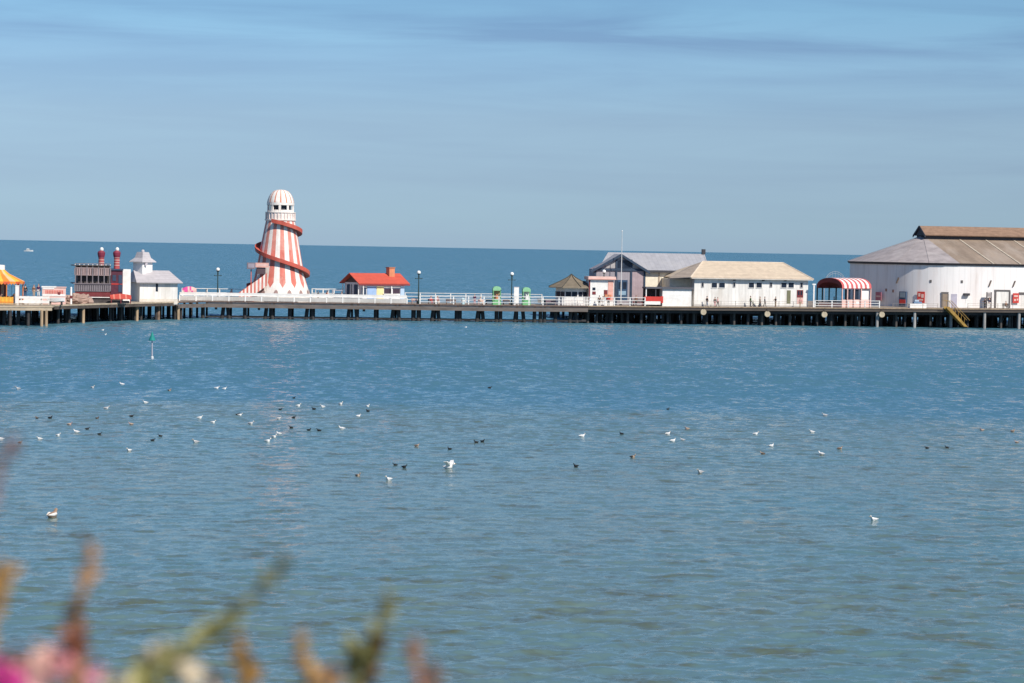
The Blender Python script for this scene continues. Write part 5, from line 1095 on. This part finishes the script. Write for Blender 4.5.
b.add(secs[0], [(0, 1, 2, 3)]); r_.scale = (.75, .75, .75); HZW = mat('dull_white_hull', (.5, .52, .54)); b.build('hull', HZW, r_); part('cabin', HZW, r_, (-3.2, 2.2, -1.3, 1.3, 1.7, 3.3)); part('window_band', GLASS, r_, (-3.0, 2.25, -1.33, 1.33, 2.4, 2.9)); part('mast', WHITE, r_, (-1, -.85, -.08, .08, 3.3, 5.5)); part('wheelhouse_top', WHITE, r_, (-2.6, .9, -1.1, 1.1, 3.303, 4.0))

# ------------------------------------------------------------------ birds
def bird_proto(kind, body_m, wing_m, bill_m, raised=False):
    r_ = bpy.data.objects.new('seabird', None); C.objects.link(r_)
    # one continuous loft: tail, body, neck, head; heading +x
    st = [(-.32, .10, .03, .012), (-.22, .085, .06, .04), (-.12, .075, .10, .085), (0, .08, .12, .10), (.10, .09, .11, .10), (.16, .13, .075, .08), (.18, .175, .06, .062), (.20, .215, .058, .056), (.235, .235, .055, .05), (.268, .232, .022, .022)]
    b = MB(); n = 10; rings = []
    for x, z, wy, wz in st: rings.append([(x+(.03*math.sin(2*PI*k/n) if .14 < x < .22 else 0), wy*math.cos(2*PI*k/n), z+wz*math.sin(2*PI*k/n)) for k in range(n)])
    for p, q in zip(rings[:-1], rings[1:]):
        for k in range(n): b.add([p[k], p[(k+1) % n], q[(k+1) % n], q[k]], [(0, 1, 2, 3)])
    b.add(rings[0], [tuple(range(n))]); b.add(rings[-1], [tuple(range(n))]); b.build('body', body_m, r_, smooth=True)
    for s in (-1, 1):
        b = MB()
        if raised:
            P = [(.10, .08*s, .14), (.13, .22*s, .30), (.05, .40*s, .36), (-.10, .42*s, .34), (-.08, .2*s, .25), (-.12, .08*s, .14)]; b.add(P+[(x, y, z-.02) for x, y, z in P], [tuple(range(6)), tuple(range(11, 5, -1))]+[(i, i+6, (i+1) % 6+6, (i+1) % 6) for i in range(6)])
        else:
            rr = []
            for x, z, y, w_ in ((.10, .12, .10, .03), (0, .125, .118, .06), (-.12, .115, .105, .055), (-.24, .115, .06, .03), (-.36, .115, .03, .008)): rr.append([(x, s*(y+.012*math.cos(2*PI*k/6)), z+w_*math.sin(2*PI*k/6)) for k in range(6)])
            for p, q in zip(rr[:-1], rr[1:]):
                for k in range(6): b.add([p[k], p[(k+1) % 6], q[(k+1) % 6], q[k]], [(0, 1, 2, 3)])
        b.build('wing', wing_m, r_, smooth=not raised)
    b = MB(); b.tube([(.262, 0, .232), (.30, 0, .228), (.33, 0, .218)], [.016, .013, .004], 6); b.build('bill', bill_m, r_)
    b = MB()
    for s in (-1, 1): b.ball((.245, s*.05, .246), .008, 6)
    b.build('eye', DARKTRIM, r_); return r_
GW, GG = mat('white_plumage', (.82, .81, .79), var=.06), mat('grey_plumage', (.42, .42, .44), var=.1)
DKB, BRB, TNB, PKB = mat('dark_plumage', (.02, .022, .026), var=.3), mat('brown_plumage', (.15, .11, .09), var=.4), mat('tan_plumage', (.44, .34, .26), var=.3), mat('pinkish_plumage', (.46, .32, .30), var=.3)
BILL = mat('yellow_bill', (.6, .36, .06))
PROTO = {'W': (bird_proto('W', GW, mat('pale_wing', (.70, .70, .71)), BILL), 'white gull'), 'P': (bird_proto('P', mat('pale_plumage', (.60, .60, .60)), GG, BILL), 'grey backed gull'), 'D': (bird_proto('D', DKB, DKB, DKB), 'dark bird'), 'B': (bird_proto('B', BRB, BRB, DARKTRIM), 'brown bird'), 'T': (bird_proto('T', TNB, BRB, DARKTRIM), 'tan young gull'), 'K': (bird_proto('K', PKB, TNB, DARKTRIM), 'pinkish brown bird')}
BIRDS = [('P',17.8,388.3),('W',121.9,384),('P',92.7,387),('T',169.6,390),('W',217,387.8),('W',224.7,388.3),('W',145.3,402.3),('P',106.7,408),('B',97.3,417.7),('D',132,415.7),('K',130.8,423.8),('W',200,417.5),('W',213.3,422),('D',238,414),('W',240.2,414.6),('P',251,423.3),('B',36.8,417.5),('D',50.3,417.5),('K',69.8,424),('W',76.2,431.7),('D',87.6,428.4),('W',58.2,434.8),('W',39.4,438.5),('B',20.3,441.9),('W',0.9,438.6),('D',99.8,433.5),('D',153,439.8),('D',160,435.5),('P',195.5,441.9),('W',129,450),
 ('W',298.4,405.6),('D',294,397.4),('D',313.6,408.6),('W',322.5,406.3),('W',340.8,403.5),('W',367.7,405.8),('D',367.7,410.6),('W',358.6,415.7),('D',280.6,408.9),('P',278.9,418.2),('D',294,417),('D',290.8,427),('D',309,429.7),('D',318.7,430.2),('W',341.6,428.4),('W',278.9,433.5),('W',274.3,436.5),('W',268,441),('T',417,445.4),('D',394.9,464.5),('D',404.5,466.5),('T',358,475.4),('W',388.5,479.2),('D',490,387.3),('D',476,441.9),('D',482.5,441),('D',449.5,448.7),
 ('D',668,408.6),('K',687,428.4),('W',582.3,436),('D',621.4,433.5),('W',668,433.5),('W',673,440.6),('P',682.4,439.5),('T',633,456.8),('D',575.7,465.7),('P',700,472),
 ('P',824.7,415),('W',755.8,433.7),('W',811.8,431.7),('W',771.6,445.5),('T',762.4,453.3),('W',821.3,453.8),('T',840,448.4),('D',926.7,447.5),('D',946.8,447),('K',981.8,429.7),('T',1012.8,431),('K',1016.5,441.8),('W',873.6,519.8),('W',103,329.5),('W',105.5,334),('W',466,326.6)]
MARKS = [(-1, 23, 'carousel'), (23, 45, 'white fronted stall'), (45, 75, 'rock mound'), (75, 112, 'paddle steamer'), (112, 140, 'white pylon'), (140, 165, 'cupola building'), (165, 205, 'pink awning'), (205, 232, 'lamp post by the tower'), (232, 262, 'striped exit ramp'), (262, 300, 'striped tower'), (300, 335, 'white trestle table'), (335, 362, 'red-roofed hut gable'), (362, 382, 'yellow hut panel'), (382, 412, 'orange chimney'), (412, 440, 'red clothed sitter'), (440, 460, 'empty brown bench'), (460, 485, 'purple clothed person'), (485, 540, 'green booths'), (540, 590, 'pagoda kiosk'), (590, 630, 'pink kiosk'), (630, 645, 'gabled pavilion'), (645, 664, 'red counter'), (664, 676, 'white flat-roofed hut'), (676, 692, 'flat-roofed hut corner'), (692, 740, 'bungalow left half'), (740, 768, 'bungalow middle'), (768, 800, 'olive bungalow door'), (800, 818, 'slim white post'), (818, 850, 'striped shelter arch'), (850, 882, 'pink shelter booth'), (882, 935, 'rounded hall end'), (935, 960, 'yellow stairs'), (960, 1000, 'first loading door'), (1000, 1100, 'second loading door')]
ORD = ['nearest the pier', 'second from the pier', 'third from the pier', 'fourth from the pier', 'fifth from the pier']
cells = {}
for k, u, v in BIRDS:
    mk = next(n for a, c, n in MARKS if a <= u < c); cells.setdefault((k, mk), []).append((v, u))
rng = random.Random(11); used = set()
for k, u, v in BIRDS:
    proto, nm = PROTO[k]; o = proto if k not in used else copy_tree(proto); used.add(k)
    p = on_water(u, v+1.0); o.location = (p.x, p.y, -.03); o.rotation_euler = (0, 0, rng.choice((0, PI))+rng.uniform(-.7, .7)); s = rng.uniform(.8, 1.05)*(.85 if k in 'DBK' else 1.0); o.scale = (s*.72, s*.95, s*1.05)
    mk = next(n for a, c, n in MARKS if a <= u < c); lst = sorted(cells[(k, mk)]); i = lst.index((v, u))
    lb = f'{nm} afloat straight out from the {mk}' if len(lst) == 1 else f'{nm} out from the {mk}, {ORD[i]} of {("two", "three", "four", "five")[len(lst)-2]}'
    tag(o, lb, 'bird', 'seabirds floating on the water')
o = bird_proto('big', GW, GW, BILL, True); p = on_water(449, 468.3); o.location = (p.x, p.y, -.03); o.rotation_euler = (0, 0, R(-20)); o.scale = (1.3,)*3; tag(o, 'large white gull with raised wings, the biggest bird on the water', 'bird', 'seabirds floating on the water')
o = bird_proto('duck', mat('buff_plumage', (.36, .24, .17), var=.3), mat('buff_wing', (.75, .72, .68)), DARKTRIM, False); p = on_water(52.5, 517.5); o.location = (p.x, p.y, -.02); o.rotation_euler = (0, 0, R(70)); o.scale = (1.25, 1.5, 1.5); tag(o, 'brown bird with white flanks floating alone close to the shore', 'bird', 'seabirds floating on the water')

# ------------------------------------------------------------------ flowers on the cliff edge, close to the lens
def leafmat(n, c): 
    return mat('leaf_'+n, c, rough=.6, var=.3, scale=40)
RUST, OLIVE, GRNL, MAUV, YEL, PNKF, MAGF, CRMF, REDF, ORL = leafmat('rust', (.42, .23, .10)), leafmat('olive', (.22, .21, .08)), leafmat('green', (.07, .12, .04)), leafmat('mauve', (.30, .19, .19)), leafmat('yellow', (.44, .42, .18)), leafmat('pink', (.66, .26, .30)), leafmat('magenta', (.45, .02, .20)), leafmat('cream', (.60, .50, .36)), leafmat('red', (.38, .16, .10)), leafmat('orange', (.44, .26, .09))
rl = random.Random(21)
def leaf(b, p, d, ln, wd, m=0):
    d = d.normalized(); a = d.cross(Vector((rl.uniform(-1, 1), rl.uniform(-1, 1), rl.uniform(-1, 1)))).normalized(); n = d.cross(a); pts = []
    for t, w_ in ((0, .08), (.25, .8), (.55, 1), (.8, .6), (1, .02)):
        c = p+d*ln*t-n*ln*.18*t*t; pts.append((c-a*wd*w_*.5, c+n*wd*.12*w_, c+a*wd*w_*.5))
    for q, r in zip(pts[:-1], pts[1:]): b.add([q[0], q[1], r[1], r[0]], [(0, 1, 2, 3)], m); b.add([q[1], q[2], r[2], r[1]], [(0, 1, 2, 3)], m)
def floret(b, p, up, r, m=0):
    up = up.normalized(); a = up.cross(Vector((.3, .9, .2))).normalized(); c = up.cross(a)
    for k in range(5):
        t = 2*PI*k/5; d = a*math.cos(t)+c*math.sin(t); e = up.cross(d)
        b.add([p, p+d*r*.6-e*r*.35+up*r*.15, p+d*r+up*r*.1, p+d*r*.6+e*r*.35+up*r*.15], [(0, 1, 2, 3)], m)
def plant(name, label, cat, D, base_u, stems, grp=None):
    x = x_at(base_u, D, 11.5); g = Fr(x, D, 0, 10.93 if D < 3.2 else 10.93-(D-3.2)*.62); r_ = thing(name, label, cat, g, grp); base = g.o
    for path, sm, foliage, flower in stems:
        pts = [Vector((0, 0, 0))] + [at_depth(u, v, D+dd)-base for u, v, dd in path]
        P = []
        for i in range(len(pts)-1):
            for k in range(6): P.append(pts[i].lerp(pts[i+1], k/6)+Vector((rl.uniform(-1, 1), rl.uniform(-1, 1), 0))*.003)
        P.append(pts[-1]); b = MB(); b.tube(P, [.0045-.003*i/len(P) for i in range(len(P))], 6); st = b.build('stem', sm, r_)
        if foliage:
            m, t0, t1, cnt, ln, wd = foliage; t0 = max(1.15/len(path), .28) if len(path) > 2 else .55; b = MB()
            for k in range(int(cnt*2.1)):
                t = t0+(t1-t0)*rl.random(); f_ = t*(len(P)-1); i = min(int(f_), len(P)-2); q = P[i].lerp(P[i+1], f_-i); ax = (P[i+1]-P[i]).normalized()
                leaf(b, q, ax*rl.uniform(.5, 1.0)+Vector((rl.uniform(-.6, .6), rl.uniform(-.6, .6), rl.uniform(-.2, .4))), ln*rl.uniform(.4, .8), wd*rl.uniform(.6, 1.0))
            b.build('foliage', m, r_)
        if flower:
            m, n, rr = flower; b = MB()
            for k in range(int(n*.65)):
                q = Vector((rl.gauss(0, 1), rl.gauss(0, 1), rl.gauss(0, .8))); q = P[-1]+q.normalized()*rr*rl.random()**.4; floret(b, q, q-P[-1]+Vector((0, 0, .2*rr)), rr*.34)
            b.build('flower_head', m, r_)
STM = leafmat('stem', (.20, .14, .07))
DD = 2.1
plant('dry_stalk', 'rusty brown blurred stalk rising among the pink flowers', 'plant', DD, 72, [([(78, 690, 0), (74, 632, .02), (82, 600, 0), (90, 548, 0)], RUST, (RUST, .80, 1, 26, .026, .011), None), ([(66, 700, 0), (72, 660, .01), (74, 640, 0)], REDF, (REDF, .88, 1, 22, .03, .012), None)])
plant('leafy_stalk', 'mauve brown blurred stalk leaning in at the left edge', 'plant', DD, -60, [([(-40, 600, 0), (-8, 500, 0), (6, 462, 0), (14, 446, 0)], MAUV, (MAUV, .86, 1, 18, .022, .009), None)])
plant('leafy_stalk', 'orange leaved blurred stalk cut off by the left edge', 'plant', DD-.1, -30, [([(-22, 660, 0), (-6, 600, 0), (3, 570, 0)], RUST, (ORL, .85, 1, 24, .025, .013), None)])
plant('leafy_stalk', 'long slanting stalk, olive above and yellow below, right of the pink flowers', 'plant', DD, 110, [([(150, 700, 0), (190, 650, 0), (222, 626, 0), (262, 586, 0), (288, 560, 0)], OLIVE, (OLIVE, .88, .99, 30, .022, .009), None), ([(96, 712, .01), (150, 668, .01), (196, 642, .01), (232, 622, .0)], YEL, (YEL, .86, 1, 46, .026, .012), None)])
plant('leafy_stalk', 'dark olive upright stalk, rightmost of the tall blurred stalks', 'plant', DD+.1, 340, [([(352, 700, 0), (364, 662, 0), (380, 632, 0), (393, 592, 0)], OLIVE, (OLIVE, .88, 1, 34, .024, .011), None), ([(352, 700, .02), (356, 660, .02), (352, 645, 0)], STM, (YEL, .92, 1, 14, .025, .012), None), ([(352, 704, .02), (372, 668, .02), (378, 645, 0)], STM, (leafmat('umber', (.24, .12, .05)), .9, 1, 18, .025, .012), None)])
plant('leafy_stalk', 'short orange brown stalk just below the long slanting stalk', 'plant', DD, 250, [([(250, 720, 0), (246, 672, 0), (238, 642, 0)], RUST, (ORL, .90, 1, 30, .026, .013), None)])
plant('leafy_stalk', 'small orange stalk between the slanting stalk and the dark olive one', 'plant', DD, 310, [([(318, 720, 0), (308, 680, 0), (298, 646, 0)], RUST, (ORL, .92, 1, 24, .024, .011), None), ([(322, 720, 0), (332, 672, 0)], RUST, (RUST, .93, 1, 16, .024, .012), None)])
plant('red_twig', 'faint reddish twigs farthest right along the bottom', 'plant', DD, 430, [([(425, 720, 0), (418, 665, 0), (411, 648, 0)], REDF, (leafmat('dull_red', (.28, .18, .13)), .92, 1, 16, .022, .010), None), ([(428, 720, 0), (434, 668, 0)], REDF, (MATS['leaf_dull_red'], .93, 1, 14, .02, .010), None)])
plant('pink_valerian', 'blurred clump of pink, magenta and cream flowers at the bottom left corner', 'flowers', DD, 20, [([(8, 720, 0), (10, 668, 0)], STM, (GRNL, .85, .97, 12, .03, .014), (PNKF, 50, .022)), ([(4, 730, -.02), (2, 684, -.02)], STM, None, (MAGF, 70, .024)), ([(40, 720, 0), (36, 660, 0)], STM, None, (leafmat('peach', (.70, .42, .34)), 44, .018)), ([(60, 720, 0), (58, 664, 0)], STM, None, (PNKF, 45, .016)), ([(36, 726, 0), (30, 680, 0)], STM, None, (leafmat('pale_pink', (.74, .40, .40)), 60, .024)), ([(90, 730, 0), (92, 678, .02)], STM, None, (leafmat('rose', (.62, .26, .34)), 40, .018)), ([(70, 726, 0), (74, 650, .02)], STM, (REDF, .9, 1, 16, .026, .012), None)])
plant('cream_flowers', 'blurred cream and yellow flowers right of the pink clump', 'flowers', DD, 150, [([(120, 730, 0), (122, 680, 0)], STM, None, (CRMF, 36, .018)), ([(150, 720, 0), (156, 654, 0)], STM, (YEL, .92, 1, 16, .026, .012), (CRMF, 24, .015)), ([(186, 730, 0), (186, 674, 0)], STM, None, (CRMF, 44, .018)), ([(210, 730, 0), (214, 676, .02)], STM, (leafmat('pale_stalk', (.50, .38, .30)), .92, 1, 14, .026, .012), None), ([(140, 730, 0), (142, 676, 0)], STM, (YEL, .92, 1, 22, .028, .012), None)])
